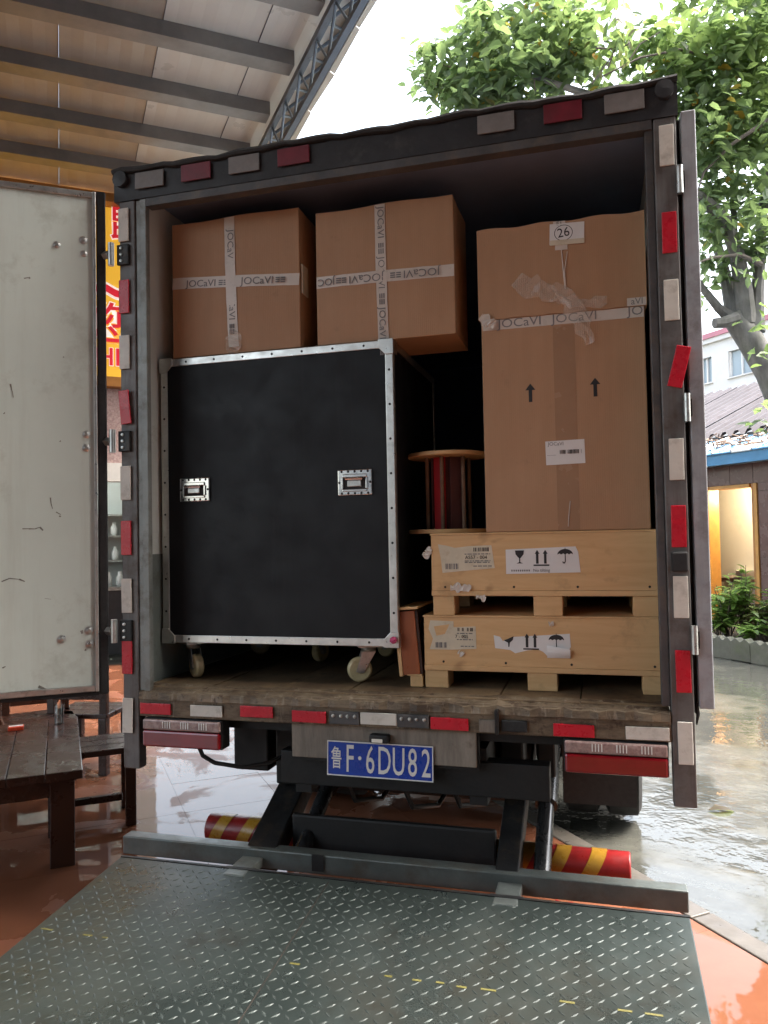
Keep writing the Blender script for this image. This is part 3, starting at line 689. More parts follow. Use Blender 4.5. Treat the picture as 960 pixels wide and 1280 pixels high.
def strip(parent, pts, wd, mat, y, wob=.0008, name='packing_tape'):
    """tape lying on a front face (plane y), pts are (x,z)"""
    mb = MB(); n = 14; (xa, za), (xb, zb) = pts; d = V(xb-xa, 0, zb-za); t = d.normalized(); s = V(-t.z, 0, t.x)*wd/2
    L = [(V(xa, y, za)+d*(i/n)) for i in range(n+1)]
    vs = []
    for i, p in enumerate(L):
        bl = -.0075*math.sin(math.pi*i/n) if True else 0
        vs += [p-s*rnd(.96, 1.02)+V(0, bl-rnd(0, wob), 0), p+s*rnd(.96, 1.02)+V(0, bl-rnd(0, wob), 0)]
    mb.add(vs, [(2*i, 2*i+2, 2*i+3, 2*i+1) for i in range(n)]); return mb.build(name, mat, parent)
BLKW = .05
def tape_print(parent, x, z, y, roll, size=.042):
    M = Matrix.Rotation(roll, 4, 'Y')
    text('JOCaVI', size, 'print_grey', parent, (x, y, z), -roll, sx=1.12)
    d = M.to_3x3() @ V(1, 0, 0)*.1; u = M.to_3x3() @ V(0, 0, 1)
    mb = MB()
    for k in range(3):
        for (a, l) in ((0, .02), (.024, .022)):
            c = V(x, y, z)+d+(M.to_3x3() @ V(a-.012, 0, 0))+u*(.010-.009*k)
            mb.box(0, l, -.0004, 0, -.0028, .0028, Matrix.Translation(c) @ M)
    mb.build('fine_print', 'print_grey', parent)
b1 = carton(-1.0, -.378, .18, .70, 2.502, 3.118, 'cardboard box with crossed printed tape stacked beside the pale inner wall')
yb = .1785
strip(b1, ((-.999, 2.845), (-.379, 2.80)), .052, 'tape_white', yb); strip(b1, ((-.695, 2.53), (-.71, 3.117)), .05, 'tape_white', yb-.0012)
tape_print(b1, -.85, 2.829, yb-.0075, R(4), .044); tape_print(b1, -.575, 2.812, yb-.0085, R(4), .046)
tape_print(b1, -.704, 2.985, yb-.0075, R(91), .042); tape_print(b1, -.699, 2.72, yb-.0075, R(91), .042)
MB().box(-.3735, -.3685, .19, .26, 2.74, 2.87).build('side_label', 'paper_aged', b1, .001)
b2 = carton(-.302, .302, .185, .50, 2.502, 3.082, 'cardboard box with crossed tape overhanging the top of the black case')
yb = .1835
strip(b2, ((-.301, 2.775), (.301, 2.765)), .05, 'tape_white', yb); strip(b2, ((-.005, 2.505), (-.012, 3.081)), .046, 'tape_white', yb-.0012)
tape_print(b2, .165, 2.768, yb-.0085, R(181), .046); tape_print(b2, -.075, 2.771, yb-.0088, R(181), .046); text('JOC', .044, 'print_grey', b2, (-.255, yb-.007, 2.774), R(181))
for z in (3.0, 2.785, 2.57): tape_print(b2, -.008, z, yb-.0085, R(90), .04)
def crumple(parent, pts, wd, y, amp, name, mat='film', seed=1):
    """loose crumpled film: ribbon along (x,z) points with folds standing off the face"""
    rr = random.Random(seed); mb = MB(); n = 9; m = 3; P = []
    tot = len(pts)-1
    for i in range(n+1):
        f = i/n*tot; k = min(int(f), tot-1); a, c = pts[k], pts[k+1]; f -= k
        x, z = a[0]+(c[0]-a[0])*f, a[1]+(c[1]-a[1])*f; t = V(c[0]-a[0], 0, c[1]-a[1]).normalized(); s = V(-t.z, 0, t.x)
        ww = wd*(.55+.45*math.sin(math.pi*min(1, max(0, i/n)))) * rr.uniform(.75, 1.2)
        for j in range(m+1):
            q = (j/m-.5)*ww
            P.append(V(x, y-.004-abs(amp*math.sin(j*2.4+i*1.9)*.7+rr.uniform(-amp, amp)*.6), z)+s*(q+rr.uniform(-.009, .009)))
    mb.add(P, [(i*(m+1)+j, (i+1)*(m+1)+j, (i+1)*(m+1)+j+1, i*(m+1)+j+1) for i in range(n) for j in range(m)])
    return mb.build(name, mat, parent)
crumple(b1, ((-.694, 2.50), (-.695, 2.60)), .075, .176, .006, 'crumpled_film', seed=4)
# tall box
b3 = thing('cardboard_box', (.72, .5, 1.69), 'tall cardboard box with a separate lid standing on the plywood crates', 'box')
bx('carton', 'cardboard', b3, .405, 1.038, .202, .80, 1.683, 2.56, .004)
lid = MB(); n = 24
for i in range(n):
    xa, xb = .396+.652*i/n, .396+.652*(i+1)/n
    za, zb = 2.918+.004*math.sin(i*.8), 2.918+.004*math.sin((i+1)*.8); ba, bb = 2.548+.002*math.sin(i*1.3), 2.548+.002*math.sin((i+1)*1.3)
    lid.hexa([V(xa, .194, ba), V(xb, .194, bb), V(xb, .81, bb), V(xa, .81, ba), V(xa, .194, za), V(xb, .194, zb), V(xb, .81, zb), V(xa, .81, za)])
me = lid.mesh('lid', 'cardboard', root_loc(b3)); bm = bmesh.new(); bm.from_mesh(me); bmesh.ops.remove_doubles(bm, verts=bm.verts, dist=.0003)
sel = [f for f in bm.faces if abs(f.normal.x) > .9 and .4 < f.calc_center_median().x+.72 < 1.04]; bmesh.ops.delete(bm, geom=sel, context='FACES'); bm.to_mesh(me); bm.free()
lid = link('lid', me, b3)
def flat(parent, name, mat, x0, x1, z0, z1, y, th=.0006, roll=0):
    M = Matrix.Translation(((x0+x1)/2, y, (z0+z1)/2)) @ Matrix.Rotation(roll, 4, 'Y'); w, h = (x1-x0)/2, (z1-z0)/2
    return MB().box(-w, w, -th, 0, -h, h, M).build(name, mat, parent)
flat(b3, 'packing_tape', 'tape_white', .41, 1.036, 2.505, 2.546, .2015)
for x in (.53, .745): text('JOCaVI', .05, 'print_grey', b3, (x+.03, .2004, 2.527), sx=1.15)
text('JO', .05, 'print_grey', b3, (1.005, .2004, 2.53), sx=1.1); flat(b3, 'packing_tape', 'tape_white', .975, 1.045, 2.549, 2.58, .1935); text('aVI', .036, 'print_grey', b3, (1.012, .1924, 2.565))
flat(b3, 'box_seam_tape', 'tape_clear_brown', .69, .775, 1.686, 2.50, .2015, .0004)
pp = flat(b3, 'number_tag', 'paper', .688, .822, 2.822, 2.905, .1925, .0012, R(2))
flat(b3, 'tag_tape', 'tape_white', .708, .756, 2.80, 2.825, .193, .0008, R(2)); flat(b3, 'tag_tape', 'tape_white', .703, .75, 2.895, 2.916, .1932, .0008); text('E1', .024, 'print_black', b3, (.727, .1917, 2.905))
flat(b3, 'tag_fold', 'paper_aged', .688, .822, 2.818, 2.838, .190, .0015, R(2))
text('26', .052, 'print_black', b3, (.742, .1908, 2.867), R(6), sx=.95)
ring = MB()
for k in range(24):
    a, c = 2*math.pi*k/24, 2*math.pi*(k+1)/24; o, i_ = 1.0, .93
    f = lambda t, r: (.742+.036*r*math.cos(t), .1908, 2.867+.032*r*math.sin(t))
    ring.add([f(a, o), f(c, o), f(c, i_), f(a, i_)], [(0, 1, 2, 3)])
ring.build('pen_circle', 'print_black', b3)
for x, z in ((.596, 2.238), (.847, 2.243)):
    MB().prism([(x-.007, z-.036), (x+.007, z-.036), (x+.007, z+.012), (x+.02, z+.012), (x, z+.038), (x-.02, z+.012), (x-.007, z+.012)], .0005, Matrix.Translation((0, .2008, 0))).build('arrow_print', 'print_black', b3)
lb = flat(b3, 'shipping_label', 'paper', .65, .801, 1.946, 2.041, .2005, .0006, R(-1))
text('JOCaVI', .02, 'print_grey', lb, (.69, .1992, 2.028)); bars = MB()
for k in range(26):
    if rnd(0, 1) < .75: x = .705+k*.0034; bars.box(x, x+rnd(.0009, .0026), .1988, .1994, 1.987, 2.003)
bars.build('barcode', 'print_black', lb); flat(lb, 'printed_line', 'print_grey', .655, .69, 1.983, 1.984, .1994)
crumple(b3, ((.555, 2.70), (.60, 2.66), (.66, 2.64), (.71, 2.60)), .085, .19, .012, 'crumpled_film', seed=2)
crumple(b3, ((.70, 2.66), (.76, 2.58), (.80, 2.50), (.83, 2.41)), .07, .186, .012, 'crumpled_film', seed=3)
crumple(b3, ((.70, 2.61), (.80, 2.575), (.90, 2.57)), .05, .188, .006, 'crumpled_film', seed=5)
crumple(b3, ((.405, 2.56), (.44, 2.53), (.46, 2.51)), .05, .188, .008, 'crumpled_film', 'tape_white', seed=6)
MB().tube([V(.733, .191, 2.80), V(.737, .188, 2.72), V(.743, .189, 2.64)], .002, 5).tube([V(.755, .191, 2.79), V(.742, .188, 2.71), V(.746, .189, 2.65)], .0015, 5).build('tape_strand', 'tape_white', b3)
MB().tube([V(.74, .199, 1.80), V(.733, .199, 1.74), V(.73, .1995, 1.70)], .0018, 5).build('tape_strand', 'tape_white', b3)
# crates
def crate(x0, x1, y0, y1, zt, zb, zf, label, blocks):
    """box body zb..zt, base board, feet down to zf"""
    c = thing('plywood_crate', ((x0+x1)/2, (y0+y1)/2, zf), label, 'crate')
    bx('side_panel', 'plywood', c, x0, x1, y0, y0+.012, zb+.022, zt-.008, .0015)
    bx('side_panel', 'plywood', c, x0, x1, y1-.012, y1, zb+.022, zt-.008, .0015)
    bx('end_panel', 'plywood', c, x0+.001, x0+.013, y0+.0125, y1-.0125, zb+.022, zt-.008); bx('end_panel', 'plywood', c, x1-.013, x1-.001, y0+.0125, y1-.0125, zb+.022, zt-.008)
    bx('lid_panel', 'plywood', c, x0-.004, x1+.003, y0-.003, y1+.003, zt-.0075, zt, .0015)
    bx('base_board', 'plywood', c, x0-.001, x1+.004, y0-.004, y1+.003, zb, zb+.0215, .002)
    for a, d in blocks:
        for yy in (y0, (y0+y1)/2-.06, y1-.12): bx('foot_block', 'plywood', c, a, d, yy, yy+.12, zf, zb-.0005, .003)
    for k in range(4):
        x = x0+.06+(x1-x0-.12)*k/3+rnd(-.02, .02); MB().lathe([(0, 0), (.005, 0), (.004, .002), (0, .002)], 8, Matrix.Translation((x, y0-.0003, zb+.036)) @ Matrix.Rotation(R(90), 4, 'X')).build('nail', 'rust_spot', c)
    return c
c1 = crate(.138, 1.08, .205, 1.1, 1.346, 1.121, 1.05, 'plywood crate with torn handling label resting on the truck bed', ((.139, .235), (.556, .672), (.992, 1.078)))
c2 = crate(.176, 1.074, .20, 1.1, 1.682, 1.426, 1.347, 'plywood crate with clean fragile label stacked on another crate', ((.180, .268), (.587, .70), (.965, 1.072)))
def icon_glass(p, x, z, s, y, torn=False):
    MB().prism([(x-.34*s, z+.5*s), (x+.34*s, z+.5*s), (x+.3*s, z+.2*s), (x+.1*s, z-.05*s), (x+.04*s, z-.1*s), (x+.04*s, z-.4*s), (x+.25*s, z-.5*s), (x-.25*s, z-.5*s), (x-.04*s, z-.4*s), (x-.04*s, z-.1*s), (x-.1*s, z-.05*s), (x-.3*s, z+.2*s)] if not torn else
               [(x-.36*s, z+.12*s), (x-.1*s, z+.2*s), (x+.36*s, z+.42*s), (x+.3*s, z+.15*s), (x+.08*s, z-.05*s), (x+.04*s, z-.35*s), (x-.04*s, z-.35*s), (x-.05*s, z-.06*s), (x-.25*s, z+.05*s)], .0004, Matrix.Translation((0, y, 0))).build('icon_glass', 'print_black', p)
def icon_arrows(p, x, z, s, y):
    mb = MB(); M = Matrix.Translation((0, y, 0))
    for q in (-.28, .28):
        a = x+q*s; mb.prism([(a-.09*s, z-.42*s), (a+.09*s, z-.42*s), (a+.09*s, z+.28*s), (a+.17*s, z+.28*s), (a, z+.56*s), (a-.17*s, z+.28*s), (a-.09*s, z+.28*s)], .0004, M)
    mb.prism([(x-.55*s, z-.58*s), (x+.55*s, z-.58*s), (x+.55*s, z-.48*s), (x-.55*s, z-.48*s)], .0004, M); mb.build('icon_arrows', 'print_black', p)
def icon_umbrella(p, x, z, s, y):
    pts = [(x+.5*s*math.cos(t), z+.08*s+.36*s*math.sin(t)) for t in [math.pi*k/12 for k in range(13)]]
    sc = [(x-.5*s+1.0*s*k/8, z+.08*s+(.07*s if k % 2 else 0)) for k in range(1, 8)]
    mb = MB().prism(pts+sc, .0004, Matrix.Translation((0, y, 0)))
    mb.prism([(x-.03*s, z+.1*s), (x+.03*s, z+.1*s), (x+.03*s, z-.38*s), (x-.03*s, z-.38*s)], .0004, Matrix.Translation((0, y-.0002, 0)))
    mb.prism([(x-.03*s, z-.38*s), (x+.03*s, z-.38*s), (x-.04*s, z-.52*s), (x-.16*s, z-.5*s), (x-.19*s, z-.38*s), (x-.14*s, z-.38*s), (x-.1*s, z-.45*s)], .0004, Matrix.Translation((0, y-.0003, 0)))
    mb.prism([(x-.02*s, z+.42*s), (x+.02*s, z+.42*s), (x+.02*s, z+.52*s), (x-.02*s, z+.52*s)], .0004, Matrix.Translation((0, y, 0))); mb.build('icon_umbrella', 'print_black', p)
Yc = .1985
l2 = MB().prism([(.482, 1.612), (.755, 1.621), (.765, 1.60), (.772, 1.519), (.482, 1.514)], .0008, Matrix.Translation((0, Yc, 0))).build('handling_label', 'paper', c2)
icon_glass(l2, .537, 1.582, .052, Yc-.0009); icon_arrows(l2, .622, 1.578, .056, Yc-.0009); icon_umbrella(l2, .715, 1.585, .06, Yc-.0009)
text('No tilting', .017, 'print_grey', l2, (.622, Yc-.0009, 1.528)); 
for k in range(9): flat(l2, 'printed_line', 'print_grey', .503+k*.0085, .508+k*.0085, 1.524, 1.531, Yc-.0006, .0003)
def torn(p, pts, y, mat='paper_aged', name='address_label'): return MB().prism(pts, .0007, Matrix.Translation((0, y, 0))).build(name, mat, p)
def bar(p, x0, x1, z0, z1, y, mat='print_grey', seed=1, n=22):
    rr = random.Random(seed); mb = MB(); st = (x1-x0)/n
    for k in range(n):
        if rr.random() < .72: mb.box(x0+k*st, x0+k*st+st*rr.uniform(.35, .95), y, y+.0004, z0, z1)
    mb.build('barcode', mat, p)
def lines(p, x0, x1, zs, y, seed=1):
    rr = random.Random(seed); mb = MB()
    for z in zs:
        x = x0
        while x < x1: w = rr.uniform(.006, .02); mb.box(x, min(x+w, x1), y, y+.0003, z, z+.004); x += w+.004
    mb.build('fine_print', 'print_grey', p)
a2 = torn(c2, [(.205, 1.638), (.24, 1.632), (.275, 1.622), (.33, 1.628), (.425, 1.631), (.437, 1.538), (.30, 1.527), (.222, 1.52), (.216, 1.58)], Yc)
text('AS57 - 004', .02, 'print_black', a2, (.362, Yc-.0009, 1.582)); bar(a2, .352, .415, 1.606, 1.622, Yc-.0006, 'print_black'); bar(a2, .235, .29, 1.535, 1.558, Yc-.0006, seed=3); lines(a2, .315, .42, (1.594, 1.566, 1.56), Yc-.0006); lines(a2, .35, .425, (1.545,), Yc-.0006, 5)
Y1 = .2035
a1 = torn(c1, [(.165, 1.325), (.262, 1.322), (.262, 1.298), (.353, 1.302), (.354, 1.212), (.25, 1.206), (.16, 1.206), (.175, 1.25), (.157, 1.29)], Y1)
text('7 - 005', .019, 'print_black', a1, (.295, Y1-.0009, 1.26)); bar(a1, .278, .345, 1.282, 1.296, Y1-.0006, 'print_black', 4); bar(a1, .18, .235, 1.214, 1.236, Y1-.0006, seed=6); lines(a1, .275, .34, (1.271, 1.246), Y1-.0006, 8); lines(a1, .29, .345, (1.219,), Y1-.0006, 9)
torn(c1, [(.18, 1.30), (.245, 1.31), (.225, 1.27), (.19, 1.262)], Y1-.0008, 'plywood', 'torn_patch')
l1 = MB().prism([(.425, 1.268), (.45, 1.262), (.462, 1.245), (.50, 1.262), (.724, 1.278), (.727, 1.225), (.70, 1.19), (.64, 1.184), (.62, 1.205), (.60, 1.214), (.56, 1.21), (.51, 1.197), (.49, 1.21), (.43, 1.216)], .0008, Matrix.Translation((0, Y1, 0))).build('handling_label', 'paper', c1, label='torn white handling label with broken glass symbol')
icon_glass(l1, .485, 1.242, .056, Y1-.0009, True); icon_arrows(l1, .573, 1.245, .056, Y1-.0009); icon_umbrella(l1, .672, 1.247, .06, Y1-.0009)
curl = MB(); vs = []
for i in range(7):
    for j in range(5):
        u, w = i/6, j/4; vs.append((.635+.09*u, Y1-.003-.022*u*w-.006*math.sin(w*3), 1.182+.05*w-.012*u*w))
curl.add(vs, [(i*5+j, (i+1)*5+j, (i+1)*5+j+1, i*5+j+1) for i in range(6) for j in range(4)]).build('label_curl', 'paper', l1)
crumple(c2, ((.255, 1.462), (.34, 1.458)), .03, .196, .004, 'tape_scrap', 'tape_white', 9); crumple(c2, ((.17, 1.63), (.165, 1.60), (.15, 1.58)), .03, .2, .006, 'tape_scrap', 'tape_white', 10)
crumple(c1, ((.28, 1.2), (.30, 1.185)), .012, .202, .003, 'tape_scrap', 'tape_white', 11); crumple(c1, ((.645, 1.315), (.665, 1.318)), .02, .202, .004, 'tape_scrap', 'tape_white', 12)
crumple(c2, ((.36, 1.425), (.40, 1.415)), .02, .192, .003, 'tape_scrap', 'tape_white', 13)
# cable reel
RX, RY, RZ = .205, .46, 1.683
reel = thing('cable_reel', (RX, RY, RZ), 'empty wooden cable reel with red core sitting on the upper crate', 'cable reel')
for z in (0, .335): MB().lathe([(0, z), (.175, z), (.178, z+.003), (.178, z+.015), (.175, z+.018), (0, z+.018)], 40, Matrix.Translation((RX, RY, RZ))).build('flange', 'plywood', reel, smooth=True)
MB().lathe([(0, .0185), (.058, .0185), (.058, .3345), (0, .3345)], 20, Matrix.Translation((RX, RY, RZ))).build('core_drum', 'reel_dark', reel, smooth=True)
for k in range(6):
    a = 2*math.pi*k/6+.42; p = V(RX+.095*math.cos(a), RY+.095*math.sin(a), RZ)
    MB().tube([p+V(0, 0, .018), p+V(0, 0, .335)], .0085, 8).build('dowel', 'debris_wood', reel, smooth=True)
for k in range(6):
    a = 2*math.pi*k/6-1.95; M = Matrix.Translation((RX, RY, RZ)) @ Matrix.Rotation(a, 4, 'Z')
    MB().box(.066, .074, -.028, .028, .0185, .3345, M).build('core_stave', 'reel_red' if k == 0 else 'reel_dark', reel)
# reddish wooden panel piece and small timber block
wp = thing('wooden_box', (.08, .35, 1.05), 'tilted reddish wooden box wedged between black case and crates', 'box')
WM = Matrix.Translation((.083, .2, 1.10)) @ Matrix.Rotation(R(-4.5), 4, 'Y')
for a, mt, nm in (((-.036, .036, 0, .014, 0, .262), 'redwood', 'front_panel'), ((-.052, -.0365, -.004, .30, -.005, .268), 'plywood', 'side_panel'), ((.0365, .048, .004, .30, .0, .262), 'dark_timber', 'side_panel'), ((-.036, .036, .3005, .312, 0, .262), 'dark_timber', 'back_panel'), ((-.055, .052, -.006, .31, .2685, .278), 'plywood', 'top_board')):
    MB().box(*a, WM).build(nm, mt, wp, .002)
wb = thing('timber_block', (.11, .25, 1.05), 'small pale timber offcut under the tilted reddish box', 'block')
MB().box(.075, .128, .205, .33, 1.05, 1.095).build('lower_block', 'plywood', wb, .003); MB().box(.062, .125, .2, .34, 1.0955, 1.102, Matrix.Identity(4)).build('upper_strip', 'plywood', wb, .002)

# ================================================================ CANOPY
CZ = 6.45
EM = Matrix.Translation(C0) @ ER          # local (e2, e1, z)
def eb(name, mat, parent, b0, b1, a0, a1, z0, z1, bev=0, **kw): return MB().box(b0, b1, a0, a1, z0, z1, EM).build(name, mat, parent, bev, **kw)
can = thing('canopy', Ew(4, -3, 0), 'high steel canopy roof with purlins over the orange tiled forecourt', 'canopy')
seams = [-7.95+.885*k for k in range(12)]
A0, A1 = -7.0, 11.0
for k in range(12):
    b0 = seams[k]; b1 = b0+.88
    if k == 11: b1 = 2.48
    mat = 'roof_light' if k in (10, 11) else 'steel_roof'
    # two lapped sheets per strip, gently ribbed
    for a0, a1 in ((A0, 1.9), (1.86, A1)):
        mb = MB(); n = 8
        for i in range(n):
            xa, xb = b0+(b1-b0)*i/n, b0+(b1-b0)*(i+1)/n; za = CZ+.006*(i % 2); zb = CZ+.006*((i+1) % 2)
            mb.hexa([EM @ V(xa, a0, za), EM @ V(xb, a0, zb), EM @ V(xb, a1, zb), EM @ V(xa, a1, za), EM @ V(xa, a0, za+.004), EM @ V(xb, a0, zb+.004), EM @ V(xb, a1, zb+.004), EM @ V(xa, a1, za+.004)])
        mb.build('roof_sheet', mat, can)
    if b0 > -3: eb('sheet_seam', 'shop_dark', can, b0-.006, b0-.001, A0, A1, CZ-.012, CZ+.004)
for k in range(18):
    a = 10.0-.945*k
    eb('purlin', 'purlin', can, -8, 2.14, a-.07, a-.062, CZ-.15, CZ-.004); q = can.children[-1]
    eb('purlin_flange', 'purlin', q, -8, 2.14, a-.0615, a+.12, CZ-.15, CZ-.142)
def chord(b, z, w=.03): return eb('truss_chord', 'truss_paint', can, b-w, b+w, A0, A1, z-w, z+w)
chord(2.18, 6.22); chord(2.2, 5.86, .025); chord(2.46, 6.36, .035)
for k in range(34):
    a = A0+.53*k
    MB().tube([EM @ V(2.18, a, 6.2), EM @ V(2.45, a+.265, 6.36), EM @ V(2.18, a+.53, 6.2)], .016, 6).build('truss_brace', 'truss_paint', can)
    MB().tube([EM @ V(2.19, a, 5.87), EM @ V(2.18, a+.265, 6.2), EM @ V(2.19, a+.53, 5.87)], .014, 6).build('truss_brace', 'truss_paint', can)
eb('edge_flashing', 'roof_light', can, 2.50, 2.505, A0, A1, CZ-.13, CZ+.03)
for k in range(24):
    a = A0+.75*k; mb = MB(); 
    mb.hexa([EM @ V(2.506, a, CZ+.0), EM @ V(2.60+.015*(k % 2), a+.01, CZ-.05), EM @ V(2.59+.02*((k+1) % 2), a+.74, CZ-.05), EM @ V(2.506, a+.75, CZ), EM @ V(2.506, a, CZ+.006), EM @ V(2.60+.015*(k % 2), a+.01, CZ-.044), EM @ V(2.59+.02*((k+1) % 2), a+.74, CZ-.044), EM @ V(2.506, a+.75, CZ+.006)])
    mb.build('eave_sheet', 'roof_light', can)
for a in (-6.5,):
    for b in (2.2, -7.5): eb('column', 'truss_paint', can, b-.09, b+.09, a-.09, a+.09, 0, 6.2)

# ================================================================ SHOP behind the door gap
shop = thing('shop_building', Ew(11.5, -3, 0), 'shop front with yellow lettered sign at the far end of the canopy', 'shop')
eb('fascia_wall', 'facade_paint', shop, -9, 1.2, 11.25, 11.45, 3.7, 6.6)
eb('lintel', 'facade_paint', shop, -9, 1.2, 11.05, 11.25, 2.5, 2.75)
eb('side_wall', 'facade_paint', shop, 1.06, 1.2, 11.46, 13.8, 0, 6.6)
eb('pillar', 'shop_white', shop, 0.86, 1.2, 11.05, 11.4, 0, 2.49); eb('pillar', 'shop_white', shop, -2.6, -2.2, 11.05, 11.4, 0, 2.49)
eb('soffit', 'trim_wood', shop, -9, 1.2, 10.9, 11.24, 6.30, 6.42)
sgn = eb('signboard', 'sign_yellow', shop, -7, 1.15, 11.08, 11.24, 3.94, 6.29)
eb('sign_trim', 'trim_wood', sgn, -7, 1.15, 11.04, 11.24, 3.8, 3.935)
EL = Matrix.Rotation(-HD, 4, 'Z')
def sign_text(b, size, u, v, sx=1):
    p = at_e1(u, v, 11.07)
    for off, mt, d in ((.035*size, 'sign_white', 0), (.004, 'sign_red', -.012)):
        o = link('sign_letter', text_mesh(b, size, mt, off, .004), sgn)
        o.matrix_local = Matrix.Translation(p+E1*d-root_loc(sgn)) @ EL @ FRONT @ Matrix.Diagonal((sx, 1, 1, 1))
sign_text('昆', .5, 158, 284); sign_text('您', .60, 140, 408); sign_text('HIN', .34, 148, 448); sign_text('~', 1.1, 138, 360, .8)
eb('transom_pane', 'lens_clear', shop, -2.2, .85, 11.15, 11.17, 2.76, 3.79)
for q in (-.9, .2): eb('transom_bar', 'galv', shop, q, q+.05, 11.10, 11.149, 2.76, 3.79)
eb('shop_wall', 'shop_white', shop, -6, 1.05, 13.6, 13.7, 0, 3.7); eb('shop_ceiling', 'shop_white', shop, -6, 1.05, 11.46, 13.59, 3.55, 3.65)
eb('counter', 'shop_dark', shop, -2, 1.04, 12.2, 12.7, 0, .95); eb('counter_top', 'galv', shop, -2, 1.04, 12.15, 12.75, .951, 1.0)
for z in (1.35, 1.75, 2.1): eb('shelf', 'galv', shop, -2, 1.04, 13.3, 13.59, z, z+.03)
eb('ceiling_tube', 'tube_glow', shop, -.5, .9, 12.0, 12.06, 3.42, 3.48)
jar = MB().lathe([(0, 0), (.05, 0), (.055, .01), (.055, .13), (.03, .17), (.028, .22), (0, .22)], 12).mesh('jar', 'plastic_white', smooth=True)
jars = 0
for z in (1.38, 1.78, 1.001):
    for k in range(2):
        p = Ew(13.45 if z > 1.1 else 12.4, .66+k*.17+rnd(-.02, .02), z)
        o = link('jar', jar, None, p, label={0: 'white jar on the upper shelf inside the shop', 1: 'white jar on the lower shelf inside the shop', 2: 'white jar standing on the shop counter'}[0 if z > 1.7 else 1 if z > 1.1 else 2], cat='jar', group={0: 'jars on the upper shop shelf', 1: 'jars on the lower shop shelf', 2: 'jars on the shop counter'}[0 if z > 1.7 else 1 if z > 1.1 else 2])

# ================================================================ TIMBER FURNITURE on the tiles
def fr(o): return Matrix.Translation(o) @ ER
tc = at_z(104, 962, .5)
tb = thing('timber_table', tc-V(0, 0, .5)-E2*.4+E1*.6, 'low dark timber table with a drinking glass on it', 'table')
M = fr(tc)
def fb(p, M, name, mat, b0, b1, a0, a1, z0, z1, bev=.004): return MB().box(b0, b1, a0, a1, z0, z1, M).build(name, mat, p, bev)
for k in range(5): fb(tb, M, 'top_plank', 'dark_timber', -.9+.18*k+.002, -.9+.18*(k+1)-.002, 0, 1.3, -.045, 0)
for b in (-.16, -.86):
    for a in (.05, 1.13): fb(tb, M, 'leg', 'dark_timber', b, b+.12, a, a+.10, -.5, -.0455)
fb(tb, M, 'apron', 'dark_timber', -.84, -.06, .06, .09, -.14, -.0455); fb(tb, M, 'apron', 'dark_timber', -.07, -.045, .155, 1.125, -.14, -.0455)
def stool(c, label, w=.44, d=.36, h=.42, back=False, yaw=0.0, group=None):
    s = thing('timber_chair' if back else 'timber_bench', c, label, 'chair' if back else 'bench', group)
    M = Matrix.Translation(c) @ Matrix.Rotation(yaw, 4, 'Z') @ ER
    for k in range(3): fb(s, M, 'seat_plank', 'dark_timber', -w/2, w/2, -d/2+d*k/3+.003, -d/2+d*(k+1)/3-.003, h-.035, h)
    for sx in (-1, 1):
        for sy in (-1, 1):
            x = sx*(w/2-.04); y = sy*(d/2-.035)
            fb(s, M, 'leg', 'dark_timber', x-.03, x+.03, y-.03, y+.03, 0, h-.0355 if not (back and sy > 0) else h-.0355)
        if back: fb(s, M, 'back_post', 'dark_timber', sx*(w/2-.03)-.028, sx*(w/2-.03)+.028, d/2-.045, d/2, h+.001, h+.42)
    fb(s, M, 'stretcher', 'dark_timber', -w/2+.075, w/2-.075, -.02, .02, .1, .14)
    if back:
        for z in (.1, .2, .31): fb(s, M, 'back_slat', 'dark_timber', -w/2+.06, w/2-.06, d/2-.035, d/2-.012, h+z, h+z+.06)
    return s
stool(at_z(166, 1030, 0)-E2*.22+E1*.17, 'low dark timber bench standing between the table and truck corner', .5, .4, .46)
stool(at_z(128, 985, 0)+E1*.55-E2*.05, 'dark timber chair with slatted back between bench and table end', .46, .42, .44, True, R(150))
stool(tc-V(0, 0, .5)+E1*1.75-E2*.25, 'dark slatted timber chair behind the far end of the table', .46, .42, .44, True, R(8))
stool(tc-V(0, 0, .5)+E1*1.8-E2*.95, 'dark slatted timber chair behind the table beside the red box', .46, .42, .44, True, R(-6))
stool(tc-V(0, 0, .5)+E1*2.6-E2*.35, 'dark slatted timber chair standing back towards the shop counter', .46, .42, .44, True, R(180))
gp = at_z(74, 905, .5)
gl = thing('drinking_glass', gp, 'clear upright drinking glass standing on the dark table', 'glass')
prof = [(.026, 0), (.028, .002), (.027, .05), (.031, .125)]
MB().lathe([(0, .0)]+prof+[(.0295, .125), (.0255, .05), (.026, .012), (0, .011)], 20, Matrix.Translation(gp)).build('tumbler', 'clear_glass', gl, smooth=True)
rp = at_z(20, 912, .5)
rb = thing('red_box', rp, 'small red plastic box lying on the dark table', 'box')
MB().box(-.045, .045, -.03, .03, 0, .022, fr(rp)).build('box_body', 'red_plastic', rb, .003); MB().box(-.04, .04, -.012, .012, .0222, .025, fr(rp)).build('box_band', 'paper', rb)

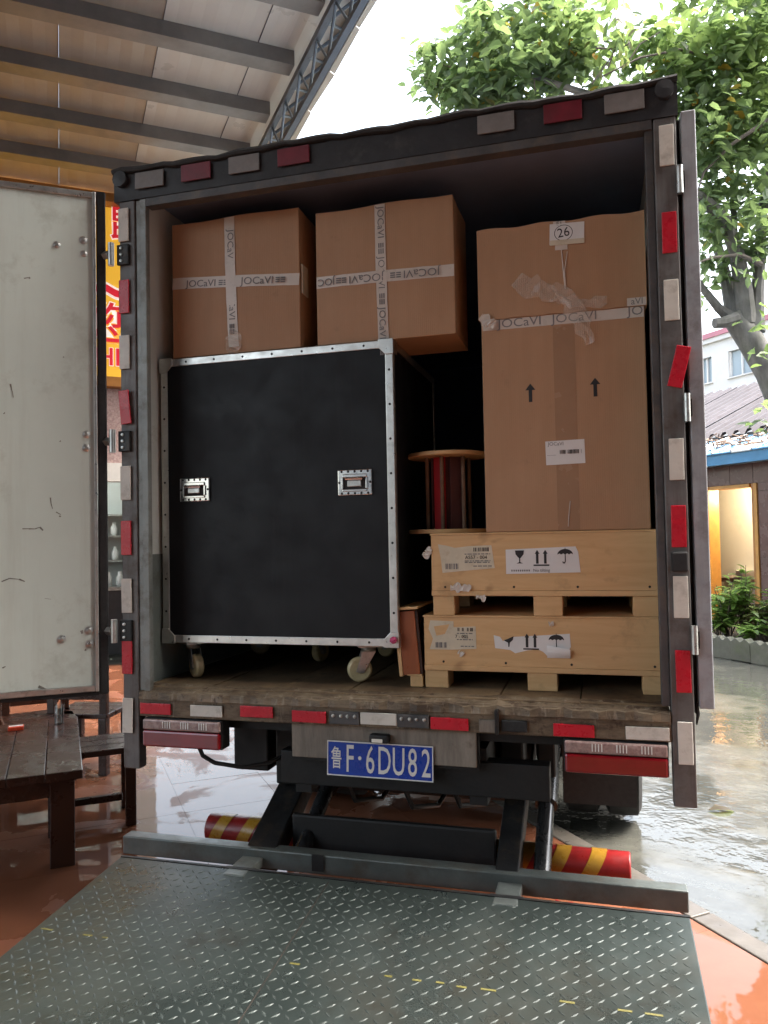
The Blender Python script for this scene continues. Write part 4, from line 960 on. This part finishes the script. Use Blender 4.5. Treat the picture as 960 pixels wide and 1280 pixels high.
# ================================================================ RIGHT SIDE: planter, shed, white building
KE = 8.25
pk = thing('planter_kerb', Ew(6, KE), 'scalloped grey concrete planter edging beside the wet yard', 'kerb')
blk = MB(); 
poly = [(-.15, 0), (.15, 0), (.15, .25)] + [(.15-.3*t/16, .25+.022*math.sin(2*math.pi*t/8-1.57)+.022) for t in range(1, 16)] + [(-.15, .25)]
me = MB().prism(poly, .12).mesh('kerb_block', 'planter_concrete')
for k in range(46):
    a = .5+.302*k
    o = link('kerb_block', me, pk, Ew(a, KE, -.035+rnd(-.008, .008)), bev=.008); o.rotation_euler = (rnd(-.02, .02), rnd(-.015, .015), -HD+R(90)+rnd(-.02, .02))
soil = MB().hexa([Ew(.4, KE+.1, -.03), Ew(.4, 10, -.03), Ew(14.5, 10, -.03), Ew(14.5, KE+.1, -.03), Ew(.4, KE+.1, .15), Ew(.4, 10, .2), Ew(14.5, 10, .2), Ew(14.5, KE+.1, .15)]).build('planter_soil', 'soil', kind='structure')
SW = 10.0
shed = thing('tiled_shed', Ew(8, SW+1.5), 'low brown tiled washroom with blue edged roof and lit doorway', 'shed')
D0, D1, DT = 8.86, 9.66, 2.34            # doorway along e1, top
for a0, a1, z0, z1 in ((4.0, D0-.14, 0, 2.72), (D1+.06, 15, 0, 2.72), (D0-.1395, D1+.0595, DT+.06, 2.72)): eb('wall_core', 'grout', shed, SW, SW+.2, a0, a1, z0, z1)
tmesh = {}
def wtile(a0, a1, z0, z1):
    k = (round(a1-a0, 3), round(z1-z0, 3))
    if k not in tmesh: tmesh[k] = MB().box(-.008, 0, 0, a1-a0, 0, z1-z0).mesh('wall_tile', 'brown_tile')
    o = link('wall_tile', tmesh[k], shed, Ew(a0, SW-.0005, z0)); o.rotation_euler = (0, 0, -HD)
ts = .45
for i in range(16):
    for j in range(5):
        a0 = 5.2+ts*i; a1 = a0+ts-.008; z0 = .2+.52*j; z1 = min(z0+.512, 2.72)
        if z1-z0 < .05: continue
        if a1 < D0-.14 or a0 > D1+.06: wtile(a0, a1, z0, z1)
        else:
            if z1 > DT+.1: wtile(a0, a1, max(z0, DT+.065), z1)
            if a0 < D0-.16 and z0 < DT: wtile(a0, D0-.145, z0, min(z1, DT+.06))
            if a1 > D1+.08 and z0 < DT: wtile(D1+.065, a1, z0, min(z1, DT+.06))
fr_ = eb('door_frame', 'door_frame_wood', shed, SW-.03, SW+.2, D1+.025, D1+.059, .1, DT+.058)
eb('door_frame', 'door_frame_wood', shed, SW-.03, SW+.2, D0-.138, D0-.085, .1, DT+.058); eb('door_frame', 'trim_wood', shed, SW-.02, SW+.2, D0-.0845, D0-.035, .1, DT+.058); eb('door_frame', 'door_frame_wood', shed, SW-.028, SW+.198, D0, D1, DT+.001, DT+.056)
eb('door_leaf', 'door_frame_wood', shed, SW+.02, SW+.06, D0-.33, D0-.15, .15, DT)
# the lit room
eb('room_wall', 'room_wall', shed, SW+1.3, SW+1.4, 7.5, 12.5, .1, 2.7); eb('room_wall', 'room_wall', shed, SW+.21, SW+2.199, 12.4, 12.5, .1, 2.7); eb('room_wall', 'room_wall', shed, SW+.21, SW+2.199, 7.5, 7.6, .1, 2.7)
eb('room_floor', 'brown_tile', shed, SW+.201, SW+2.199, 7.6, 12.4, .06, .1); eb('room_ceiling', 'plastic_white', shed, SW+.201, SW+2.3, 7.5, 12.5, 2.6, 2.68)
eb('upper_band', 'plastic_white', shed, SW+1.27, SW+1.299, 7.6, 12.4, 2.12, 2.599)
eb('partition', 'plastic_white', shed, SW+1.2, SW+1.298, 10.5, 10.9, .1, 1.5)
eb('basin_shelf', 'brown_tile', shed, SW+.95, SW+1.29, 9.4, 10.4, .75, .82); eb('wall_socket', 'shop_dark', shed, SW+1.27, SW+1.299, 9.75, 9.92, 1.62, 1.70)
wb_ = thing('wash_basin', Ew(9.95, SW+1.12, .82), 'white ceramic wash basin inside the lit washroom', 'basin')
MB().lathe([(0, 0), (.1, 0), (.2, .1), (.22, .14), (.2, .14), (.12, .05), (0, .03)], 20, Matrix.Translation(Ew(9.95, SW+1.12, .821))).build('bowl', 'ceramic', wb_, smooth=True)
MB().tube([Ew(9.95, SW+1.26, .83), Ew(9.95, SW+1.26, 1.08), Ew(9.95, SW+1.18, 1.1), Ew(9.95, SW+1.16, 1.04)], .012, 8).build('tap', 'chrome', wb_, smooth=True)
lampo = thing('ceiling_lamp', Ew(9.2, SW+.75, 2.55), 'warm round ceiling lamp inside the washroom', 'lamp')
MB().lathe([(0, 0), (.13, 0), (.15, .03), (.15, .049), (0, .049)], 20, Matrix.Translation(Ew(9.2, SW+.75, 2.549))).build('diffuser', 'lamp_glow', lampo, smooth=True)
pl_ = bpy.data.lights.new('washroom_light', 'POINT'); pl_.energy = 22; pl_.color = (1, .78, .45); pl_.shadow_soft_size = .15
po = bpy.data.objects.new('washroom_light', pl_); COL.objects.link(po); po.parent = lampo; po.location = (0, 0, -.25)
# roofs
eb('fascia', 'blue_metal', shed, SW-.42, SW-.38, 3.5, 15, 2.70, 2.86); fa = shed.children[-1]
for k in range(26):
    a = 5.0+.38*k
    MB().hexa([Ew(a+.004, SW-.45, 2.865), Ew(a+.376, SW-.45, 2.865), Ew(a+.376, SW+.75, 3.25), Ew(a+.004, SW+.75, 3.25), Ew(a+.004, SW-.45, 2.885), Ew(a+.376, SW-.45, 2.885), Ew(a+.376, SW+.75, 3.27), Ew(a+.004, SW+.75, 3.27)]).build('roof_sheet', 'blue_metal' if k % 3 else 'white_metal', shed)
    MB().tube([Ew(a, SW-.45, 2.895), Ew(a, SW+.75, 3.28)], .022, 6).build('roof_rib', 'white_metal', shed)
db = MB(); rr = random.Random(3)
for k in range(170):
    a = rr.uniform(7.5, 10.5); b = SW+rr.uniform(-.3, .72); z = 2.89+(b-SW+.45)*.32; an = rr.uniform(0, 6.28); L = rr.uniform(.04, .2); r = rr.uniform(.006, .016)
    d = E1*math.cos(an)+E2*math.sin(an); c = Ew(a, b, z+rr.uniform(.0, .06)); db.tube([c-d*L/2, c+d*L/2+V(0, 0, rr.uniform(-.03, .08))], r, 4)
db.build('roof_litter', 'debris_wood', None, label='fallen twigs and leaves lying on the shed roof', cat='litter', kind='stuff')
r2 = thing('corrugated_building', Ew(9, 12.5), 'building with pale corrugated sheet roof behind the blue edged shed', 'building')
eb('wall', 'white_render', r2, 11.1, 15, 3, 16, 0, 3.3); eb('eave_band', 'shop_dark', r2, 10.85, 10.9, 3, 16.2, 3.14, 3.34)
for s in range(7):
    mb = MB(); a0 = 4+1.75*s; n = 26
    for i in range(n):
        xa, xb = a0+1.74*i/n, a0+1.74*(i+1)/n; za, zb = .06*math.sin(i*math.pi/2+.8), .06*math.sin((i+1)*math.pi/2+.8)
        mb.add([Ew(xa, 10.8, 3.36+za), Ew(xb, 10.8, 3.36+zb), Ew(xb, 14.2, 4.9+zb), Ew(xa, 14.2, 4.9+za)], [(0, 1, 2, 3)])
    mb.build('roof_sheet', 'corrugated', r2)
wh = thing('white_building', Ew(17, 23), 'white rendered building with pink roof edge beyond the sheds', 'building')
for a0, a1, z0, z1 in ((6, 30, 0, 6.6), (6, 30, 7.46, 8.05)): eb('wall', 'white_render', wh, 20, 26, a0, a1, z0, z1)
wins = [(12.2, 13.1), (14.6, 15.5), (17.45, 18.4), (19.1, 19.6), (21.3, 22.2)]
pr_ = 6
for w0, w1 in wins+[(30, 30)]:
    eb('wall', 'white_render', wh, 20.0, 26, pr_+.0, w0, 6.601, 7.459); pr_ = w1
for w0, w1 in wins:
    w = eb('window', 'pane_grey', wh, 20.12, 20.16, w0, w1, 6.605, 7.455)
    for q in (w0+.001, (w0+w1)/2-.025, w1-.051): eb('window_frame', 'white_render', w, 20.06, 20.119, q, q+.05, 6.606, 7.454)
    eb('window_sill', 'white_render', w, 19.93, 20.06, w0-.05, w1+.05, 6.56, 6.6)
eb('roof_edge', 'pink_trim', wh, 19.85, 26.1, 5.9, 30.1, 8.051, 8.22); eb('cornice', 'white_render', wh, 19.9, 19.999, 5.9, 30.1, 7.9, 8.05)

# ================================================================ TREE
def leafquad(mb, p, d, up, L, w, rr):
    d = d.normalized(); s = d.cross(up)
    if s.length < 1e-3: s = d.cross(V(1, 0, 0))
    s.normalize(); n = s.cross(d).normalized(); f = rr.uniform(.08, .22)*w
    k = len(mb.v)
    mb.v += [p, p+d*L*.35+s*w*.5+n*f, p+d*L*.72+s*w*.42+n*f-V(0, 0, .08*L), p+d*L-V(0, 0, .15*L), p+d*L*.72-s*w*.42+n*f-V(0, 0, .08*L), p+d*L*.35-s*w*.5+n*f, p+d*L*.5-V(0, 0, .02*L)]
    mb.f += [(k, k+1, k+6), (k+1, k+2, k+6), (k+2, k+3, k+6), (k+3, k+4, k+6), (k+4, k+5, k+6), (k+5, k, k+6)]
class LMB(MB):
    def mesh(s, name, mat, off=V(0, 0, 0), smooth=False):
        me = bpy.data.meshes.new(name); me.from_pydata([tuple(p-off) for p in s.v], [], s.f); me.materials.append(MATS[mat]); me.update(); return me
tree = thing('yard_tree', Ew(7.0, 8.75, .15), 'leaning broadleaf tree with smooth grey trunk in the planter', 'tree')
TY = 8.3
def tp(u, v, y=TY): return at_y(u, v, y)
base = Ew(7.0, 8.75, .1); 
trunk_pts = [base, base+V(.02, 0, 1.2), tp(985, 520), tp(962, 466), tp(938, 425), tp(916, 394)]
MB().tube(trunk_pts, [.27, .22, .19, .175, .17, .15], 14).build('trunk', 'bark', tree, smooth=True)
limbs = [([(932, 405, 8.3), (930, 365, 8.25), (921, 315, 8.1), (905, 275, 7.9), (880, 250, 7.6), (850, 235, 7.2), (800, 190, 6.9), (740, 120, 6.8), (650, 90, 6.8)], [.15, .12, .095, .085, .08, .07, .06, .05, .025]),
         ([(918, 398, 8.3), (908, 350, 8.4), (895, 300, 8.6), (872, 262, 8.9), (840, 225, 9.2), (790, 150, 9.4)], [.11, .08, .065, .055, .045, .03]),
         ([(945, 415, 8.3), (947, 365, 8.35), (953, 270, 8.3), (962, 200, 8.3), (975, 90, 8.4), (980, -40, 8.5)], [.12, .085, .065, .06, .05, .03]),
         ([(912, 396, 8.25), (898, 385, 8.2), (878, 360, 8.1), (860, 330, 8.0)], [.09, .06, .045, .03]),
         ([(920, 398, 8.2), (905, 403, 8.1), (893, 404, 8.05)], [.09, .075, .07]),
         ([(926, 350, 8.2), (918, 290, 8.3), (916, 230, 8.4), (905, 140, 8.5), (890, 30, 8.6)], [.07, .045, .04, .035, .02]),
         ([(750, 97, 6.6), (800, 72, 6.7), (850, 62, 7.0), (905, 75, 7.5)], [.010, .012, .015, .02]),
         ([(660, 92, 6.8), (600, 95, 6.7), (550, 80, 6.6)], [.025, .018, .01]), ([(950, 330, 8.0), (925, 318, 7.6), (890, 322, 7.3), (868, 330, 7.1)], [.04, .022, .016, .01]),
         ([(960, 150, 7.4), (915, 180, 7.3), (880, 215, 7.2), (865, 260, 7.2)], [.03, .022, .015, .008])]
for pts, rad in limbs: MB().tube([tp(*p) for p in pts], rad, 9).build('limb', 'bark' if rad[0] > .06 else 'twig', tree, smooth=True)
rr = random.Random(11)
clumps = []      # (centre, radii, leaves, yellow share)
def clump(u, v, y, ru, rv_, rd, n, mat=0): 
    c = tp(u, v, y); k = (c-CAM).dot(FW)/FPX; clumps.append((c, ru*k, rv_*k, rd, n, mat))
for a in ((560, 95, 6.7, 38, 34, .5, 330, 0), (610, 60, 6.8, 45, 36, .6, 420, 0), (660, 100, 6.9, 55, 38, .7, 520, 0), (690, 45, 6.9, 45, 40, .6, 420, 0), (610, 120, 6.8, 50, 24, .6, 320, 0), (725, 80, 6.9, 34, 40, .5, 230, 0), (640, 10, 7.0, 40, 20, .6, 160, 0),
          (790, 130, 7.2, 45, 28, .6, 180, 0), (765, 55, 7.0, 40, 45, .6, 70, 1), (810, 40, 7.2, 40, 45, .6, 120, 1), (850, 90, 7.4, 45, 45, .7, 380, 1), (905, 60, 7.6, 55, 50, .8, 560, 1), (955, 40, 7.8, 55, 60, .8, 520, 1), (880, 150, 7.6, 45, 50, .7, 480, 0), (935, 130, 7.9, 50, 55, .8, 520, 1),
          (900, 215, 7.7, 40, 38, .7, 330, 0), (955, 210, 8.0, 45, 50, .8, 360, 0), (885, 280, 7.9, 30, 30, .6, 130, 0), (945, 290, 8.0, 40, 35, .7, 190, 0), (900, 340, 8.1, 30, 25, .6, 80, 0), (985, 120, 8.2, 60, 80, 1.0, 420, 1), (1000, 240, 8.3, 40, 40, .7, 120, 0),
          (900, -40, 8, 90, 50, 1.0, 500, 1), (700, -50, 7.5, 80, 40, .9, 260, 0), (1000, -60, 8.4, 90, 70, 1.2, 360, 1), (1080, 60, 8.6, 70, 80, 1.2, 260, 0), (870, 380, 8.3, 20, 14, .3, 26, 0), (955, 400, 7.6, 10, 14, .2, 10, 1), (952, 520, 7.4, 14, 9, .15, 12, 0), (960, 440, 7.5, 8, 10, .2, 8, 1)): clump(*a)
crowns = [LMB(), LMB()]; near = []
for c, ru, rv_, rd, n, mt in clumps:
    subs = []
    for q in range(max(2, n//16)):
        while True:
            d = V(rr.uniform(-1, 1), rr.uniform(-1, 1), rr.uniform(-1, 1))
            if d.length < 1: break
        subs.append(c + RT*d.x*ru + V(0, 1, 0)*d.y*rd + V(0, 0, 1)*d.z*rv_)
    for i in range(n):
        s = rr.choice(subs); p = s + V(rr.gauss(0, .11), rr.gauss(0, .11), rr.gauss(0, .09))
        dr = V(rr.uniform(-1, 1), rr.uniform(-1, 1), rr.uniform(-.7, .35)); L = rr.uniform(.12, .23)
        mb = crowns[1 if (mt and rr.random() < .6) else 0]
        leafquad(mb, p, dr, V(rr.gauss(0, .4), rr.gauss(0, .4), 1), L, L*rr.uniform(.45, .58), rr)
        if rr.random() < .02 and n > 100: near.append(p)
crown = crowns[0].build('crown', 'leaf_green', tree, kind='stuff'); crowns[1].build('crown', 'leaf_yellow_green', tree, kind='stuff')
for k in range(0, len(near)-1, 2):
    a = near[k]; b = min(near, key=lambda q: (q-a).length if q is not a else 9)
    MB().tube([a, a.lerp(b, .5)+V(0, 0, .03), b], [.006, .008, .006], 4).build('twig', 'twig', tree)
# leaves that hang singly on the bare twigs between the two crown masses
lm = LMB(); leafquad(lm, V(0, 0, 0), V(1, 0, 0), V(0, 0, 1), .14, .062, rr); leaf_mesh = {m: lm.mesh('leaf', m) for m in ('leaf_brown', 'leaf_green', 'leaf_yellow_green')}
def single(u, v, y, m, s=1.0):
    o = link('leaf', leaf_mesh[m], tree, tp(u, v, y)); o.rotation_euler = (rr.uniform(-1, 1), rr.uniform(.2, 1.4), rr.uniform(0, 6.28)); o.scale = (s,)*3
for k in range(46): single(rr.gauss(775, 24), rr.gauss(45, 24), rr.uniform(6.2, 6.6), 'leaf_brown' if rr.random() < .6 else 'leaf_green', rr.uniform(.7, 1.1))
for k in range(70): single(rr.uniform(868, 958), rr.uniform(230, 350), rr.uniform(7, 7.8), 'leaf_green', rr.uniform(.8, 1.1))
for k in range(40): single(rr.uniform(525, 580), rr.uniform(50, 135), rr.uniform(6.4, 7), 'leaf_green', rr.uniform(.9, 1.2))
for pts in ([(740, 105), (765, 70), (790, 20), (800, -20)], [(760, 85), (772, 50), (768, 10)], [(785, 78), (800, 55), (825, 40)], [(745, 60), (775, 62), (795, 48)]):
    MB().tube([tp(u, v, 6.45) for u, v in pts], [.012, .009, .006, .004][:len(pts)], 5).build('twig', 'twig', tree)
# shrubs in the planter
def shrub(u, v, e2, h, w, n, label, leafm='leaf_shrub', L=.17):
    c = at_e2(u, v, e2); c.z = .16
    s = thing('leafy_shrub', c, label, 'shrub'); st = LMB(); stem = MB()
    for q in range(max(5, n//26)):
        an = rr.uniform(0, 6.28); r = w*math.sqrt(rr.random()); top = c+V(r*math.cos(an), r*math.sin(an), h*rr.uniform(.5, 1)*(1-.35*r/w)); mid = c.lerp(top, .55)+V(0, 0, .06)
        stem.tube([c+V(rr.uniform(-.06, .06), rr.uniform(-.06, .06), 0), mid, top], [.012, .008, .004], 5)
        for k in range(15):
            f = rr.uniform(.3, 1.0); p = (c.lerp(mid, f/.55) if f < .55 else mid.lerp(top, (f-.55)/.45))
            a2 = rr.uniform(0, 6.28); leafquad(st, p, V(math.cos(a2), math.sin(a2), rr.uniform(-.3, .7)), V(0, 0, 1), L*rr.uniform(.7, 1.2), L*rr.uniform(.32, .5), rr)
    stem.build('stems', 'twig', s); st.build('foliage', leafm, s, kind='stuff')
shrub(908, 790, 8.7, .95, .32, 460, 'bright green leafy shrub in front of the lit doorway')
shrub(930, 790, 8.95, 1.25, .36, 620, 'tall bright green shrub growing against the washroom door frame')
shrub(955, 800, 8.85, .75, .25, 240, 'sparse brownish shrub beside the tall green one', 'leaf_brown')
shrub(895, 795, 8.55, .45, .2, 160, 'low green plant by the planter edging')
shrub(945, 795, 8.5, .4, .2, 160, 'small green plant right behind the scalloped edging')
shrub(985, 800, 9.0, 1.1, .4, 420, 'broad green shrub under the leaning tree trunk')
# fallen leaf on the puddle
fl = LMB(); leafquad(fl, V(0, 0, 0), V(1, .2, .1), V(0, 0, 1), .17, .08, rr)
link('fallen_leaf', fl.mesh('fallen_leaf', 'leaf_brown'), None, at_z(884, 1013, -.03), label='single brown fallen leaf floating on the wet yard', cat='leaf')
# unseen block added behind the viewer to hold back frontal light
nb = thing('rear_light_blocker', Ew(-12, 0), 'added unseen block behind the viewer that cuts frontal light', 'building')
eb('wall', 'blocker_grey', nb, -16, 13, -13, -7.2, 0, 14.4)
eb('roof_edge', 'pink_trim', nb, -16.1, 13.1, -13.1, -7.1, 14.401, 14.6)
